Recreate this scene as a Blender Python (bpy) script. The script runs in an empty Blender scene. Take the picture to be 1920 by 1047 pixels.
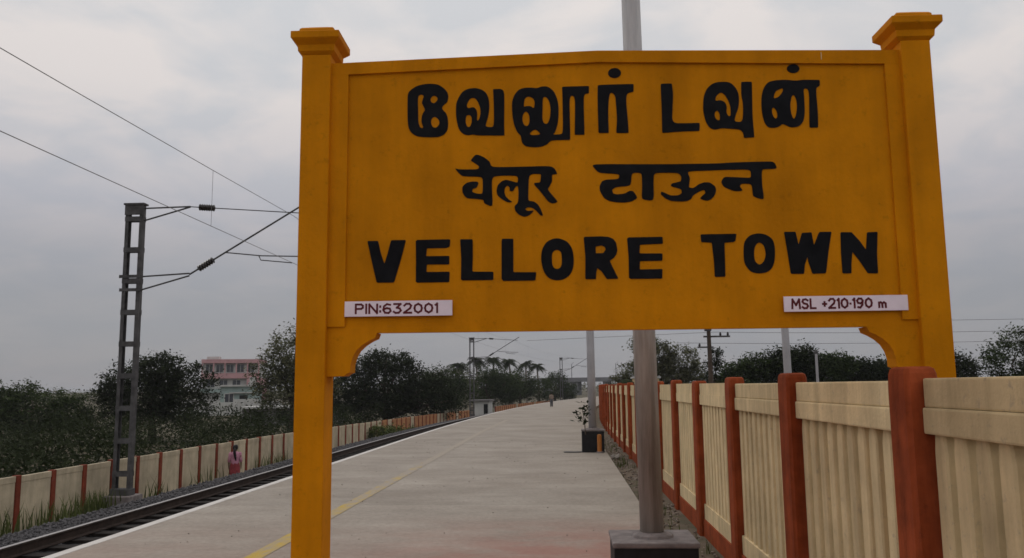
import bpy, bmesh, math, random
import numpy as np
from mathutils import Vector, Matrix
from mathutils.geometry import tessellate_polygon

R = math.radians
sc = bpy.context.scene
C = sc.collection

# ------------------------------------------------------------------ camera
cam_d = bpy.data.cameras.new('camera')
cam_d.sensor_width = 36.0
cam_d.lens = 36.0 * 1550 / 1920
cam_d.clip_start = 0.05
cam_d.clip_end = 6000
cam = bpy.data.objects.new('camera', cam_d)
C.objects.link(cam)
cam.location = (0, 0, 1.65)
cam.rotation_mode = 'XYZ'
cam.matrix_world = (Matrix.Translation((0, 0, 1.65)) @ Matrix.Rotation(R(3.478), 4, 'Z')
                    @ Matrix.Rotation(R(90 + 7.443), 4, 'X') @ Matrix.Rotation(R(-0.6), 4, 'Z'))
sc.camera = cam

# ------------------------------------------------------------------ sky
SUN_EL, SUN_AZ = 52.0, -35.0        # degrees; azimuth from +Y, negative = towards -X
world = bpy.data.worlds.new('World')
sc.world = world
world.use_nodes = True
wt = world.node_tree
for n_ in list(wt.nodes):
    wt.nodes.remove(n_)
def wn(t, **k):
    n_ = wt.nodes.new(t)
    for a, b in k.items():
        setattr(n_, a, b)
    return n_
wl = wt.links.new
wout = wn('ShaderNodeOutputWorld')
sky = wn('ShaderNodeTexSky', sky_type='NISHITA', sun_disc=False, sun_elevation=R(SUN_EL), sun_rotation=R(SUN_AZ))
bg1 = wn('ShaderNodeBackground'); bg1.inputs['Strength'].default_value = 0.06
wl(sky.outputs[0], bg1.inputs['Color'])
tc = wn('ShaderNodeTexCoord')
sep = wn('ShaderNodeSeparateXYZ'); wl(tc.outputs['Generated'], sep.inputs[0])
# overcast cloud deck: brighter overhead, greyer at the horizon
elev = wn('ShaderNodeValToRGB'); wl(sep.outputs['Z'], elev.inputs[0])
cr = elev.color_ramp
stops = [(0.0, (.292, .292, .315)), (.10, (.335, .338, .362)), (.16, (.400, .400, .428)), (.21, (.490, .486, .518)), (.27, (.585, .580, .600)),
         (.33, (.670, .662, .668)), (.44, (.730, .725, .728)), (1.0, (.80, .80, .81))]
cr.elements[0].position, cr.elements[0].color = stops[0][0], (*stops[0][1], 1)
cr.elements[1].position, cr.elements[1].color = stops[-1][0], (*stops[-1][1], 1)
for p_, c_ in stops[1:-1]:
    e_ = cr.elements.new(p_); e_.color = (*c_, 1)
# project the direction on a flat deck so clouds stretch towards the horizon
zz = wn('ShaderNodeMath', operation='ADD'); wl(sep.outputs['Z'], zz.inputs[0]); zz.inputs[1].default_value = .22
dx = wn('ShaderNodeMath', operation='DIVIDE'); wl(sep.outputs['X'], dx.inputs[0]); wl(zz.outputs[0], dx.inputs[1])
dy = wn('ShaderNodeMath', operation='DIVIDE'); wl(sep.outputs['Y'], dy.inputs[0]); wl(zz.outputs[0], dy.inputs[1])
cmb = wn('ShaderNodeCombineXYZ'); wl(dx.outputs[0], cmb.inputs[0]); wl(dy.outputs[0], cmb.inputs[1])
nz = wn('ShaderNodeTexNoise'); nz.inputs['Scale'].default_value = 3.4; nz.inputs['Detail'].default_value = 5; nz.inputs['Roughness'].default_value = .52
nz.inputs['Distortion'].default_value = .35
cmap = wn('ShaderNodeMapping'); cmap.inputs['Location'].default_value = (11.9, 2.4, 3)
wl(cmb.outputs[0], cmap.inputs[0]); wl(cmap.outputs[0], nz.inputs['Vector'])
cl = wn('ShaderNodeValToRGB'); wl(nz.outputs[0], cl.inputs[0])
cl.color_ramp.elements[0].position, cl.color_ramp.elements[0].color = .40, (.905, .92, .938, 1)
cl.color_ramp.elements[1].position, cl.color_ramp.elements[1].color = .60, (1.13, 1.065, 1.02, 1)
mul = wn('ShaderNodeMixRGB', blend_type='MULTIPLY'); fade = wn('ShaderNodeMapRange'); fade.inputs['From Min'].default_value = .06; fade.inputs['From Max'].default_value = .34; fade.inputs['To Min'].default_value = .25
wl(sep.outputs['Z'], fade.inputs[0]); wl(fade.outputs[0], mul.inputs[0])
wl(elev.outputs[0], mul.inputs[1]); wl(cl.outputs[0], mul.inputs[2])
bg2 = wn('ShaderNodeBackground'); bg2.inputs['Strength'].default_value = 1.0
wl(mul.outputs[0], bg2.inputs['Color'])
mx = wn('ShaderNodeMixShader'); mx.inputs[0].default_value = .93
wl(bg1.outputs[0], mx.inputs[1]); wl(bg2.outputs[0], mx.inputs[2]); wl(mx.outputs[0], wout.inputs[0])

# ------------------------------------------------------------------ sun behind the cloud deck
sun_d = bpy.data.lights.new('sun', 'SUN'); sun_d.energy = 0.5; sun_d.angle = R(25); sun_d.color = (1, .95, .88)
sun = bpy.data.objects.new('sun', sun_d); C.objects.link(sun)
_sd = Vector((math.sin(R(SUN_AZ)) * math.cos(R(SUN_EL)), math.cos(R(SUN_AZ)) * math.cos(R(SUN_EL)), math.sin(R(SUN_EL))))
sun.rotation_euler = _sd.to_track_quat('Z', 'Y').to_euler()
sun.location = (-20, 40, 60)

vs = sc.view_settings
vs.view_transform = 'Standard'; vs.look = 'None'; vs.exposure = 0.0; vs.gamma = 1.0; vs.use_curve_mapping = False
sc.render.engine = 'CYCLES'
sc.cycles.max_bounces = 4; sc.cycles.diffuse_bounces = 2; sc.cycles.glossy_bounces = 2
sc.cycles.transmission_bounces = 2; sc.cycles.volume_bounces = 0
sc.cycles.use_denoising = True
sc.cycles.use_adaptive_sampling = True; sc.cycles.adaptive_threshold = .02
sc.cycles.filter_width = 1.6

rng = np.random.default_rng(7)
random.seed(7)

# ------------------------------------------------------------------ materials
def mat(name, col, rough=.85, var=.12, scale=6.0, bump=0.0, bscale=None, col2=None, spec=.25, per_obj=0.0, stretch=(1, 1, 1), thr=(.35, .65), detail=6, streak=0.0, sscale=9.0, spots=0.0):
    """colour +/- noise in world space, optional second colour in patches, fine bump"""
    m = bpy.data.materials.new(name); m.use_nodes = True
    t = m.node_tree; N = t.nodes; L = t.links.new
    b = N['Principled BSDF']
    b.inputs['Roughness'].default_value = rough
    b.inputs['Specular IOR Level'].default_value = spec
    g = N.new('ShaderNodeNewGeometry')
    mp = N.new('ShaderNodeMapping'); mp.inputs['Scale'].default_value = stretch
    L(g.outputs['Position'], mp.inputs[0])
    n = N.new('ShaderNodeTexNoise'); n.inputs['Scale'].default_value = scale; n.inputs['Detail'].default_value = detail; n.inputs['Roughness'].default_value = .6
    L(mp.outputs[0], n.inputs['Vector'])
    rp = N.new('ShaderNodeValToRGB'); L(n.outputs[0], rp.inputs[0])
    c2 = col2 if col2 else tuple(min(1, x * (1 + var)) for x in col)
    c1 = col if col2 else tuple(x * (1 - var) for x in col)
    rp.color_ramp.elements[0].position, rp.color_ramp.elements[0].color = thr[0], (*c1, 1)
    rp.color_ramp.elements[1].position, rp.color_ramp.elements[1].color = thr[1], (*c2, 1)
    out = rp.outputs[0]
    if streak:      # rain streaks and grime running down
        m3 = N.new('ShaderNodeMapping'); m3.inputs['Scale'].default_value = (1, 1, .10); L(g.outputs['Position'], m3.inputs[0])
        n3 = N.new('ShaderNodeTexNoise'); n3.inputs['Scale'].default_value = sscale; n3.inputs['Detail'].default_value = 5; n3.inputs['Roughness'].default_value = .65
        L(m3.outputs[0], n3.inputs['Vector'])
        r3 = N.new('ShaderNodeValToRGB'); L(n3.outputs[0], r3.inputs[0])
        r3.color_ramp.elements[0].position, r3.color_ramp.elements[0].color = .30, (1 - streak, 1 - streak * 1.04, 1 - streak * 1.1, 1)
        r3.color_ramp.elements[1].position, r3.color_ramp.elements[1].color = .62, (1.05, 1.05, 1.05, 1)
        x3 = N.new('ShaderNodeMixRGB'); x3.blend_type = 'MULTIPLY'; x3.inputs[0].default_value = 1; L(out, x3.inputs[1]); L(r3.outputs[0], x3.inputs[2]); out = x3.outputs[0]
    if spots:       # small scuffs and fly specks
        n4 = N.new('ShaderNodeTexNoise'); n4.inputs['Scale'].default_value = 17; n4.inputs['Detail'].default_value = 8; n4.inputs['Roughness'].default_value = .72
        L(g.outputs['Position'], n4.inputs['Vector'])
        r4 = N.new('ShaderNodeValToRGB'); L(n4.outputs[0], r4.inputs[0])
        r4.color_ramp.elements[0].position, r4.color_ramp.elements[0].color = .58, (1, 1, 1, 1)
        r4.color_ramp.elements[1].position, r4.color_ramp.elements[1].color = .74, (1 - spots, 1 - spots * .95, 1 - spots * .5, 1)
        x4 = N.new('ShaderNodeMixRGB'); x4.blend_type = 'MULTIPLY'; x4.inputs[0].default_value = 1; L(out, x4.inputs[1]); L(r4.outputs[0], x4.inputs[2]); out = x4.outputs[0]
    if per_obj:
        oi = N.new('ShaderNodeObjectInfo')
        mr = N.new('ShaderNodeMapRange'); mr.inputs['To Min'].default_value = 1 - per_obj; mr.inputs['To Max'].default_value = 1 + per_obj
        L(oi.outputs['Random'], mr.inputs[0])
        mm = N.new('ShaderNodeVectorMath'); mm.operation = 'SCALE'
        L(out, mm.inputs[0]); L(mr.outputs[0], mm.inputs['Scale']); out = mm.outputs[0]
    L(out, b.inputs['Base Color'])
    if bump:
        n2 = N.new('ShaderNodeTexNoise'); n2.inputs['Scale'].default_value = bscale or scale * 6; n2.inputs['Detail'].default_value = 4
        L(g.outputs['Position'], n2.inputs['Vector'])
        bp = N.new('ShaderNodeBump'); bp.inputs['Strength'].default_value = .6; bp.inputs['Distance'].default_value = bump
        L(n2.outputs[0], bp.inputs['Height']); L(bp.outputs[0], b.inputs['Normal'])
    return m

def leaf_mat(name, dark, light, trans=.18):
    m = bpy.data.materials.new(name); m.use_nodes = True
    t = m.node_tree; N = t.nodes; L = t.links.new
    b = N['Principled BSDF']; b.inputs['Roughness'].default_value = .9; b.inputs['Specular IOR Level'].default_value = .04
    g = N.new('ShaderNodeNewGeometry')
    n = N.new('ShaderNodeTexNoise'); n.inputs['Scale'].default_value = .9; n.inputs['Detail'].default_value = 2
    L(g.outputs['Position'], n.inputs['Vector'])
    ad = N.new('ShaderNodeMath'); ad.operation = 'MULTIPLY_ADD'; ad.inputs[1].default_value = .55
    L(g.outputs['Random Per Island'], ad.inputs[0]); 
    s2 = N.new('ShaderNodeMath'); s2.operation = 'MULTIPLY'; s2.inputs[1].default_value = .5; L(n.outputs[0], s2.inputs[0]); L(s2.outputs[0], ad.inputs[2])
    rp = N.new('ShaderNodeValToRGB'); L(ad.outputs[0], rp.inputs[0])
    rp.color_ramp.elements[0].position, rp.color_ramp.elements[0].color = .15, (*dark, 1)
    rp.color_ramp.elements[1].position, rp.color_ramp.elements[1].color = .85, (*light, 1)
    L(rp.outputs[0], b.inputs['Base Color'])
    tr = N.new('ShaderNodeBsdfTranslucent'); L(rp.outputs[0], tr.inputs[0])
    mx_ = N.new('ShaderNodeMixShader'); mx_.inputs[0].default_value = trans
    L(b.outputs[0], mx_.inputs[1]); L(tr.outputs[0], mx_.inputs[2]); L(mx_.outputs[0], N['Material Output'].inputs[0])
    return m

M = {}
M['ochre'] = mat('ochre_paint', (.60, .218, .003), .78, .11, 2.6, .0032, 48, spec=.07, streak=.13, sscale=6, spots=.32)
M['black'] = mat('black_paint', (.0080, .0082, .0105), .6, .3, 14, .001, 90, spec=.09)
M['plate'] = mat('plate_white', (.88, .76, .84), .6, .06, 9)
M['maroon'] = mat('maroon_paint', (.11, .010, .016), .6, .2, 30)
M['cream'] = mat('cream_limewash', (.645, .505, .292), .9, .12, 3.0, .005, 45, per_obj=.06, streak=.20, sscale=9, spots=.4)
M['rust_red'] = mat('brick_red_paint', (.285, .060, .020), .85, .22, 5.0, .004, 50, per_obj=.12, spec=.1, streak=.35, sscale=12, spots=.35)
M['cream_far'] = mat('cream_limewash_left', (.53, .45, .32), .9, .16, 2.2, .003, 30, per_obj=.07, streak=.25, sscale=4)
M['red_far'] = mat('brick_red_paint_left', (.215, .042, .020), .85, .2, 5.0, per_obj=.15, streak=.3)
M['orange_far'] = mat('orange_limewash', (.42, .20, .09), .9, .16, 2.2, .003, 30, per_obj=.1)
def pole_mat():
    m = bpy.data.materials.new('weathered_pole_paint'); m.use_nodes = True
    t = m.node_tree; N = t.nodes; L = t.links.new
    b = N['Principled BSDF']; b.inputs['Roughness'].default_value = .6; b.inputs['Specular IOR Level'].default_value = .25
    g = N.new('ShaderNodeNewGeometry')
    def noise(scale, st, detail=6, rough=.65):
        mp = N.new('ShaderNodeMapping'); mp.inputs['Scale'].default_value = st; L(g.outputs['Position'], mp.inputs[0])
        n = N.new('ShaderNodeTexNoise'); n.inputs['Scale'].default_value = scale; n.inputs['Detail'].default_value = detail; n.inputs['Roughness'].default_value = rough
        L(mp.outputs[0], n.inputs['Vector']); return n.outputs[0]
    def ramp(f, a, b_, ca, cb):
        r = N.new('ShaderNodeValToRGB'); L(f, r.inputs[0])
        r.color_ramp.elements[0].position, r.color_ramp.elements[0].color = a, (*ca, 1)
        r.color_ramp.elements[1].position, r.color_ramp.elements[1].color = b_, (*cb, 1); return r.outputs[0]
    grey = ramp(noise(11, (1, 1, .12)), .35, .65, (.38, .375, .385), (.56, .55, .55))
    brown = ramp(noise(13, (1, 1, .10)), .32, .66, (.20, .165, .14), (.42, .375, .335))
    # dust and rust splashed up the lower shaft, ragged upper limit
    sp = N.new('ShaderNodeSeparateXYZ'); L(g.outputs['Position'], sp.inputs[0])
    n = noise(4, (1, 1, .3)); ad = N.new('ShaderNodeMath'); ad.operation = 'MULTIPLY_ADD'; ad.inputs[1].default_value = 2.2; L(n, ad.inputs[0]); L(sp.outputs['Z'], ad.inputs[2])
    mr = N.new('ShaderNodeMapRange'); mr.inputs['From Min'].default_value = 2.6; mr.inputs['From Max'].default_value = 5.2; mr.inputs['To Min'].default_value = .95; mr.inputs['To Max'].default_value = .12
    L(ad.outputs[0], mr.inputs[0])
    x = N.new('ShaderNodeMixRGB'); L(mr.outputs[0], x.inputs[0]); L(grey, x.inputs[1]); L(brown, x.inputs[2]); L(x.outputs[0], b.inputs['Base Color'])
    bp = N.new('ShaderNodeBump'); bp.inputs['Strength'].default_value = .5; bp.inputs['Distance'].default_value = .002
    L(noise(30, (1, 1, .4)), bp.inputs['Height']); L(bp.outputs[0], b.inputs['Normal'])
    return m
M['grey_pole'] = pole_mat()
M['grey_pole2'] = mat('pale_grey_pole_paint', (.38, .37, .39), .5, .08, 3.0, spec=.4)
M['pedestal_top'] = mat('cement_top', (.20, .175, .17), .9, .25, 9, .004, 60)
M['pedestal'] = mat('black_tar_paint', (.014, .014, .016), .6, .35, 7, .003, 40)
M['steel'] = mat('galvanised_steel_dark', (.085, .082, .083), .7, .3, 5, spec=.2)
M['steel_rust'] = mat('rusty_steel', (.20, .085, .030), .85, .3, 6, .002, 50)
M['insulator'] = mat('brown_porcelain', (.018, .013, .012), .3, .1, 8, spec=.5)
M['wire'] = mat('copper_wire_weathered', (.20, .195, .195), .6, .1, 3)
M['concrete'] = mat('plain_concrete', (.30, .27, .24), .92, .15, 3.5, .004, 40, per_obj=.05)
M['rail'] = mat('rail_side_rust', (.040, .026, .020), .8, .3, 9, .002, 40)
M['rail_top'] = mat('rail_head_worn', (.30, .28, .27), .35, .1, 9, spec=.6)
M['ballast'] = mat('ballast_stone', (.050, .048, .051), .95, .0, 40, col2=(.125, .12, .125), thr=(.3, .7), detail=2)
M['bed'] = mat('trackbed_grit', (.045, .043, .045), .95, .3, 14, .02, 22)
M['oily_shade'] = mat('oily_shaded_ballast', (.020, .016, .014), .9, .3, 10, .02, 22)  # oil stain, with the shade below the platform edge put into the colour
M['earth'] = mat('dry_earth', (.115, .090, .062), .95, .0, 1.4, .02, 10, col2=(.055, .060, .030), thr=(.38, .66))
M['verge'] = mat('dusty_verge', (.155, .120, .090), .95, .0, 2.2, .012, 18, col2=(.085, .080, .048), thr=(.40, .66))
M['rubble'] = mat('brown_rubble', (.14, .105, .08), .95, .0, 30, col2=(.30, .26, .22), thr=(.3, .7), detail=2)
M['bark'] = mat('bark', (.075, .055, .042), .95, .3, 5, .01, 14)
M['bark_pale'] = mat('bark_pale', (.20, .175, .15), .95, .25, 5, .01, 14)
M['leaf_scrub'] = leaf_mat('leaf_scrub', (.017, .023, .010), (.034, .043, .020))
M['leaf_dark'] = leaf_mat('leaf_dark', (.016, .021, .011), (.038, .048, .023))
M['leaf_mid'] = leaf_mat('leaf_mid', (.022, .032, .013), (.064, .088, .034))
M['leaf_olive'] = leaf_mat('leaf_olive', (.046, .052, .026), (.17, .17, .095))
M['leaf_palm'] = leaf_mat('leaf_palm', (.018, .028, .012), (.060, .080, .036))
M['grass'] = leaf_mat('weed_leaf', (.040, .055, .016), (.14, .16, .06))
M['pink'] = mat('pink_wall_paint', (.50, .29, .30), .9, .08, 1)
M['offwhite'] = mat('offwhite_wall_paint', (.50, .50, .48), .9, .1, .8)
M['teal'] = mat('pale_green_wall_paint', (.30, .38, .36), .9, .1, .8)
M['glass'] = mat('dark_window_glass', (.05, .055, .065), .15, .2, 2, spec=.6)
M['dark_open'] = mat('dark_interior', (.012, .012, .012), .9, .2, 2)
M['roof_grey'] = mat('grey_roof', (.18, .17, .17), .9, .2, 1.5)
M['bridge'] = mat('weathered_bridge_concrete', (.17, .17, .18), .9, .15, .5)
M['skin'] = mat('brown_skin', (.16, .085, .055), .6, .06, 20)
M['hair'] = mat('black_hair', (.010, .008, .009), .5, .2, 60)
M['lilac'] = mat('lilac_pink_cloth', (.52, .24, .33), .85, .14, 12)
M['maroon_cloth'] = mat('red_cloth', (.26, .048, .055), .85, .2, 9)
M['grey_cloth'] = mat('grey_cloth', (.10, .10, .11), .85, .15, 9)
M['tan_cloth'] = mat('tan_cloth', (.24, .19, .15), .85, .15, 9)
M['orange_post'] = mat('orange_bollard_paint', (.42, .16, .04), .7, .15, 8)

# platform concrete: worn, dusty, with a red-oxide stain close to the sign
def platform_mat():
    m = bpy.data.materials.new('platform_concrete'); m.use_nodes = True
    t = m.node_tree; N = t.nodes; L = t.links.new
    b = N['Principled BSDF']; b.inputs['Roughness'].default_value = .88; b.inputs['Specular IOR Level'].default_value = .25
    g = N.new('ShaderNodeNewGeometry')
    def noise(scale, detail=5, st=(1, 1, 1), rough=.6):
        mp = N.new('ShaderNodeMapping'); mp.inputs['Scale'].default_value = st; L(g.outputs['Position'], mp.inputs[0])
        n = N.new('ShaderNodeTexNoise'); n.inputs['Scale'].default_value = scale; n.inputs['Detail'].default_value = detail; n.inputs['Roughness'].default_value = rough
        L(mp.outputs[0], n.inputs['Vector']); return n.outputs[0]
    def ramp(f, a, b_, ca, cb):
        r = N.new('ShaderNodeValToRGB'); L(f, r.inputs[0])
        r.color_ramp.elements[0].position, r.color_ramp.elements[0].color = a, (*ca, 1)
        r.color_ramp.elements[1].position, r.color_ramp.elements[1].color = b_, (*cb, 1)
        return r.outputs[0]
    def mixc(mode, f, a, b_):
        x = N.new('ShaderNodeMixRGB'); x.blend_type = mode
        if isinstance(f, float): x.inputs[0].default_value = f
        else: L(f, x.inputs[0])
        L(a, x.inputs[1]); L(b_, x.inputs[2]); return x.outputs[0]
    base = ramp(noise(.55, 6), .33, .68, (.285, .247, .208), (.372, .332, .285))
    streak = ramp(noise(1.6, 7, (.55, 1.3, 1), .7), .33, .66, (.86, .85, .845), (1.05, 1.05, 1.05))
    c = mixc('MULTIPLY', 1.0, base, streak)
    fine = ramp(noise(14, 6, (1, 1, 1), .75), .32, .68, (.80, .80, .80), (1.12, 1.12, 1.12))
    c = mixc('MULTIPLY', 1.0, c, fine)
    # red oxide wash, patchy, on the slabs next to the name board
    sp = N.new('ShaderNodeSeparateXYZ'); L(g.outputs['Position'], sp.inputs[0])
    mr = N.new('ShaderNodeMapRange'); mr.inputs['From Min'].default_value = 7.9; mr.inputs['From Max'].default_value = 11.2
    mr.inputs['To Min'].default_value = .85; mr.inputs['To Max'].default_value = 0.0; L(sp.outputs['Y'], mr.inputs[0])
    pn = ramp(noise(1.5, 7, (.7, 1.2, 1), .7), .30, .56, (0.1, 0.1, 0.1), (1, 1, 1))
    mm = N.new('ShaderNodeMath'); mm.operation = 'MULTIPLY'; L(mr.outputs[0], mm.inputs[0]); L(pn, mm.inputs[1])
    mr2 = N.new('ShaderNodeMapRange'); mr2.inputs['From Min'].default_value = -2.4; mr2.inputs['From Max'].default_value = -.2
    mr2.inputs['To Min'].default_value = .22; L(sp.outputs['X'], mr2.inputs[0])
    mm2 = N.new('ShaderNodeMath'); mm2.operation = 'MULTIPLY'; L(mm.outputs[0], mm2.inputs[0]); L(mr2.outputs[0], mm2.inputs[1]); mm = mm2
    rc = N.new('ShaderNodeRGB'); rc.outputs[0].default_value = (.31, .125, .095, 1)
    c = mixc('MIX', mm.outputs[0], c, rc.outputs[0])
    oi = N.new('ShaderNodeObjectInfo')
    m2 = N.new('ShaderNodeMapRange'); m2.inputs['To Min'].default_value = .955; m2.inputs['To Max'].default_value = 1.04; L(oi.outputs['Random'], m2.inputs[0])
    vm = N.new('ShaderNodeVectorMath'); vm.operation = 'SCALE'; L(c, vm.inputs[0]); L(m2.outputs[0], vm.inputs['Scale'])
    L(vm.outputs[0], b.inputs['Base Color'])
    bp = N.new('ShaderNodeBump'); bp.inputs['Strength'].default_value = .5; bp.inputs['Distance'].default_value = .004
    L(noise(18, 5), bp.inputs['Height']); L(bp.outputs[0], b.inputs['Normal'])
    return m
M['platform'] = platform_mat()

def worn_paint(name, paint, under, lo, hi, y_fade=None, scale=5.0):
    m = bpy.data.materials.new(name); m.use_nodes = True
    t = m.node_tree; N = t.nodes; L = t.links.new
    b = N['Principled BSDF']; b.inputs['Roughness'].default_value = .85; b.inputs['Specular IOR Level'].default_value = .25
    g = N.new('ShaderNodeNewGeometry')
    mp = N.new('ShaderNodeMapping'); mp.inputs['Scale'].default_value = (1, .45, 1); L(g.outputs['Position'], mp.inputs[0])
    n = N.new('ShaderNodeTexNoise'); n.inputs['Scale'].default_value = scale; n.inputs['Detail'].default_value = 6; n.inputs['Roughness'].default_value = .65
    L(mp.outputs[0], n.inputs['Vector'])
    f = n.outputs[0]
    if y_fade:      # more trodden away further along
        sp = N.new('ShaderNodeSeparateXYZ'); L(g.outputs['Position'], sp.inputs[0])
        mr = N.new('ShaderNodeMapRange'); mr.inputs['From Min'].default_value, mr.inputs['From Max'].default_value = y_fade
        mr.inputs['To Min'].default_value = 0; mr.inputs['To Max'].default_value = .34; L(sp.outputs['Y'], mr.inputs[0])
        ad = N.new('ShaderNodeMath'); ad.operation = 'ADD'; L(f, ad.inputs[0]); L(mr.outputs[0], ad.inputs[1]); f = ad.outputs[0]
    rp = N.new('ShaderNodeValToRGB'); L(f, rp.inputs[0])
    rp.color_ramp.elements[0].position, rp.color_ramp.elements[0].color = lo, (*paint, 1)
    rp.color_ramp.elements[1].position, rp.color_ramp.elements[1].color = hi, (*under, 1)
    L(rp.outputs[0], b.inputs['Base Color'])
    return m
M['yellow_line'] = worn_paint('worn_yellow_paint', (.48, .33, .060), (.33, .285, .235), .40, .68, (9, 24))
M['white_edge'] = worn_paint('worn_white_paint', (.62, .59, .56), (.40, .36, .33), .50, .80)

# ------------------------------------------------------------------ mesh helpers
class MB:
    """collects verts and faces; build() links them as ONE mesh object"""
    def __init__(s): s.v = []; s.f = []; s.mi = []
    def add(s, vs, fs, mi=0):
        o = len(s.v); s.v += [tuple(p) for p in vs]; s.f += [tuple(i + o for i in f) for f in fs]; s.mi += [mi] * len(fs); return s
    def box(s, x0, x1, y0, y1, z0, z1, ch=0.0, mi=0):
        if ch <= 0:
            vs = [(x0, y0, z0), (x1, y0, z0), (x1, y1, z0), (x0, y1, z0), (x0, y0, z1), (x1, y0, z1), (x1, y1, z1), (x0, y1, z1)]
            return s.add(vs, [(3, 2, 1, 0), (4, 5, 6, 7), (0, 1, 5, 4), (1, 2, 6, 5), (2, 3, 7, 6), (3, 0, 4, 7)], mi)
        bm = bmesh.new(); bmesh.ops.create_cube(bm, size=1)
        for v in bm.verts:
            v.co = Vector((x0 + (v.co.x + .5) * (x1 - x0), y0 + (v.co.y + .5) * (y1 - y0), z0 + (v.co.z + .5) * (z1 - z0)))
        bmesh.ops.bevel(bm, geom=bm.edges[:], offset=ch, segments=2, profile=.6, affect='EDGES')
        bm.verts.index_update()
        s.add([v.co[:] for v in bm.verts], [[v.index for v in f.verts] for f in bm.faces], mi); bm.free(); return s
    def tube(s, pts, rad, n=8, mi=0, cap=True):
        pts = [Vector(p) for p in pts]
        rad = rad if isinstance(rad, (list, tuple)) else [rad] * len(pts)
        rings = []
        ref = Vector((0, 0, 1))
        for i, p in enumerate(pts):
            d = (pts[min(i + 1, len(pts) - 1)] - pts[max(i - 1, 0)]).normalized()
            a = d.cross(ref if abs(d.z) < .95 else Vector((0, 1, 0))).normalized(); b = d.cross(a)
            rings.append([p + (a * math.cos(2 * math.pi * k / n) + b * math.sin(2 * math.pi * k / n)) * rad[i] for k in range(n)])
        vs = [q for r in rings for q in r]; fs = []
        for i in range(len(pts) - 1):
            for k in range(n):
                fs.append((i * n + k, i * n + (k + 1) % n, (i + 1) * n + (k + 1) % n, (i + 1) * n + k))
        if cap:
            fs.append(tuple(range(n - 1, -1, -1))); fs.append(tuple((len(pts) - 1) * n + k for k in range(n)))
        return s.add(vs, fs, mi)
    def lathe(s, prof, cx=0, cy=0, n=16, mi=0, sx=1, sy=1):
        vs = []; fs = []
        for r, z in prof:
            vs += [(cx + sx * r * math.cos(2 * math.pi * k / n), cy + sy * r * math.sin(2 * math.pi * k / n), z) for k in range(n)]
        for i in range(len(prof) - 1):
            for k in range(n):
                fs.append((i * n + k, i * n + (k + 1) % n, (i + 1) * n + (k + 1) % n, (i + 1) * n + k))
        fs.append(tuple(range(n - 1, -1, -1))); fs.append(tuple((len(prof) - 1) * n + k for k in range(n)))
        return s.add(vs, fs, mi)
    def prism(s, loops, y0, y1, mi=0):
        """polygon loops [(u, z)...] (first outer, others holes) extruded from y0 to y1"""
        flat = [p for l in loops for p in l]
        tris = tessellate_polygon([[Vector((u, z, 0)) for u, z in l] for l in loops])
        n = len(flat); vs = [(u, y0, z) for u, z in flat] + [(u, y1, z) for u, z in flat]; fs = []
        for a, b, c in tris:
            (ax, az), (bx, bz), (cx, cz) = flat[a], flat[b], flat[c]
            if (bx - ax) * (cz - az) - (bz - az) * (cx - ax) < 0: b, c = c, b
            fs.append((a, b, c)); fs.append((c + n, b + n, a + n))
        o = 0
        for l in loops:
            k = len(l)
            for i in range(k):
                j = (i + 1) % k; fs.append((o + i, o + j, o + j + n, o + i + n))
            o += k
        return s.add(vs, fs, mi)
    def mesh(s, name, mats, smooth=False, recalc=True):
        me = bpy.data.meshes.new(name); me.from_pydata(s.v, [], s.f)
        mats = mats if isinstance(mats, (list, tuple)) else [mats]
        for m in mats: me.materials.append(M[m])
        if len(mats) > 1: me.polygons.foreach_set('material_index', s.mi)
        if recalc and len(s.f) < 60000:
            bm = bmesh.new(); bm.from_mesh(me); bmesh.ops.recalc_face_normals(bm, faces=bm.faces[:]); bm.to_mesh(me); bm.free()
        if smooth: me.polygons.foreach_set('use_smooth', [True] * len(me.polygons))
        me.update(); return me
    def build(s, name, mats, parent=None, loc=(0, 0, 0), rz=0, smooth=False):
        return put(name, s.mesh(name, mats, smooth), parent, loc, rz)

def put(name, me, parent=None, loc=(0, 0, 0), rz=0):
    o = bpy.data.objects.new(name, me); C.objects.link(o); o.parent = parent; o.location = loc; o.rotation_euler = (0, 0, rz); return o
def tag(o, label=None, cat=None, group=None, kind=None):
    if label: o['label'] = label
    if cat: o['category'] = cat
    if group: o['group'] = group
    if kind: o['kind'] = kind
    return o
def thing(name, label, cat, loc=(0, 0, 0), rz=0, group=None):
    o = put(name, None, None, loc, rz); o.empty_display_size = .2
    return tag(o, label, cat, group)

def off(y):
    """sideways shift of everything that follows the line: straight, then a long bend to the right"""
    if y <= 27: return 0.0
    if y <= 230: return (y - 27) ** 2 / 1100.0
    return (203 ** 2) / 1100.0 + (y - 230) * 203 / 550.0
def bend(y):
    return -math.atan(0 if y <= 27 else (min(y, 230) - 27) / 550.0)

def strip(mb, x0, x1, z0, z1, ys, mi=0):
    """a sheet between two lateral offsets, following the bend"""
    vs = []; fs = []
    for y in ys:
        o = off(y); vs += [(x0 + o, y, z0), (x1 + o, y, z1)]
    for i in range(len(ys) - 1):
        fs.append((2 * i, 2 * i + 1, 2 * i + 3, 2 * i + 2))
    return mb.add(vs, fs, mi)
def yrange(a, b, near=2.0):
    ys = [a]; 
    while ys[-1] < b: ys.append(min(b, ys[-1] + max(near, abs(ys[-1]) * .06)))
    return ys

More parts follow.
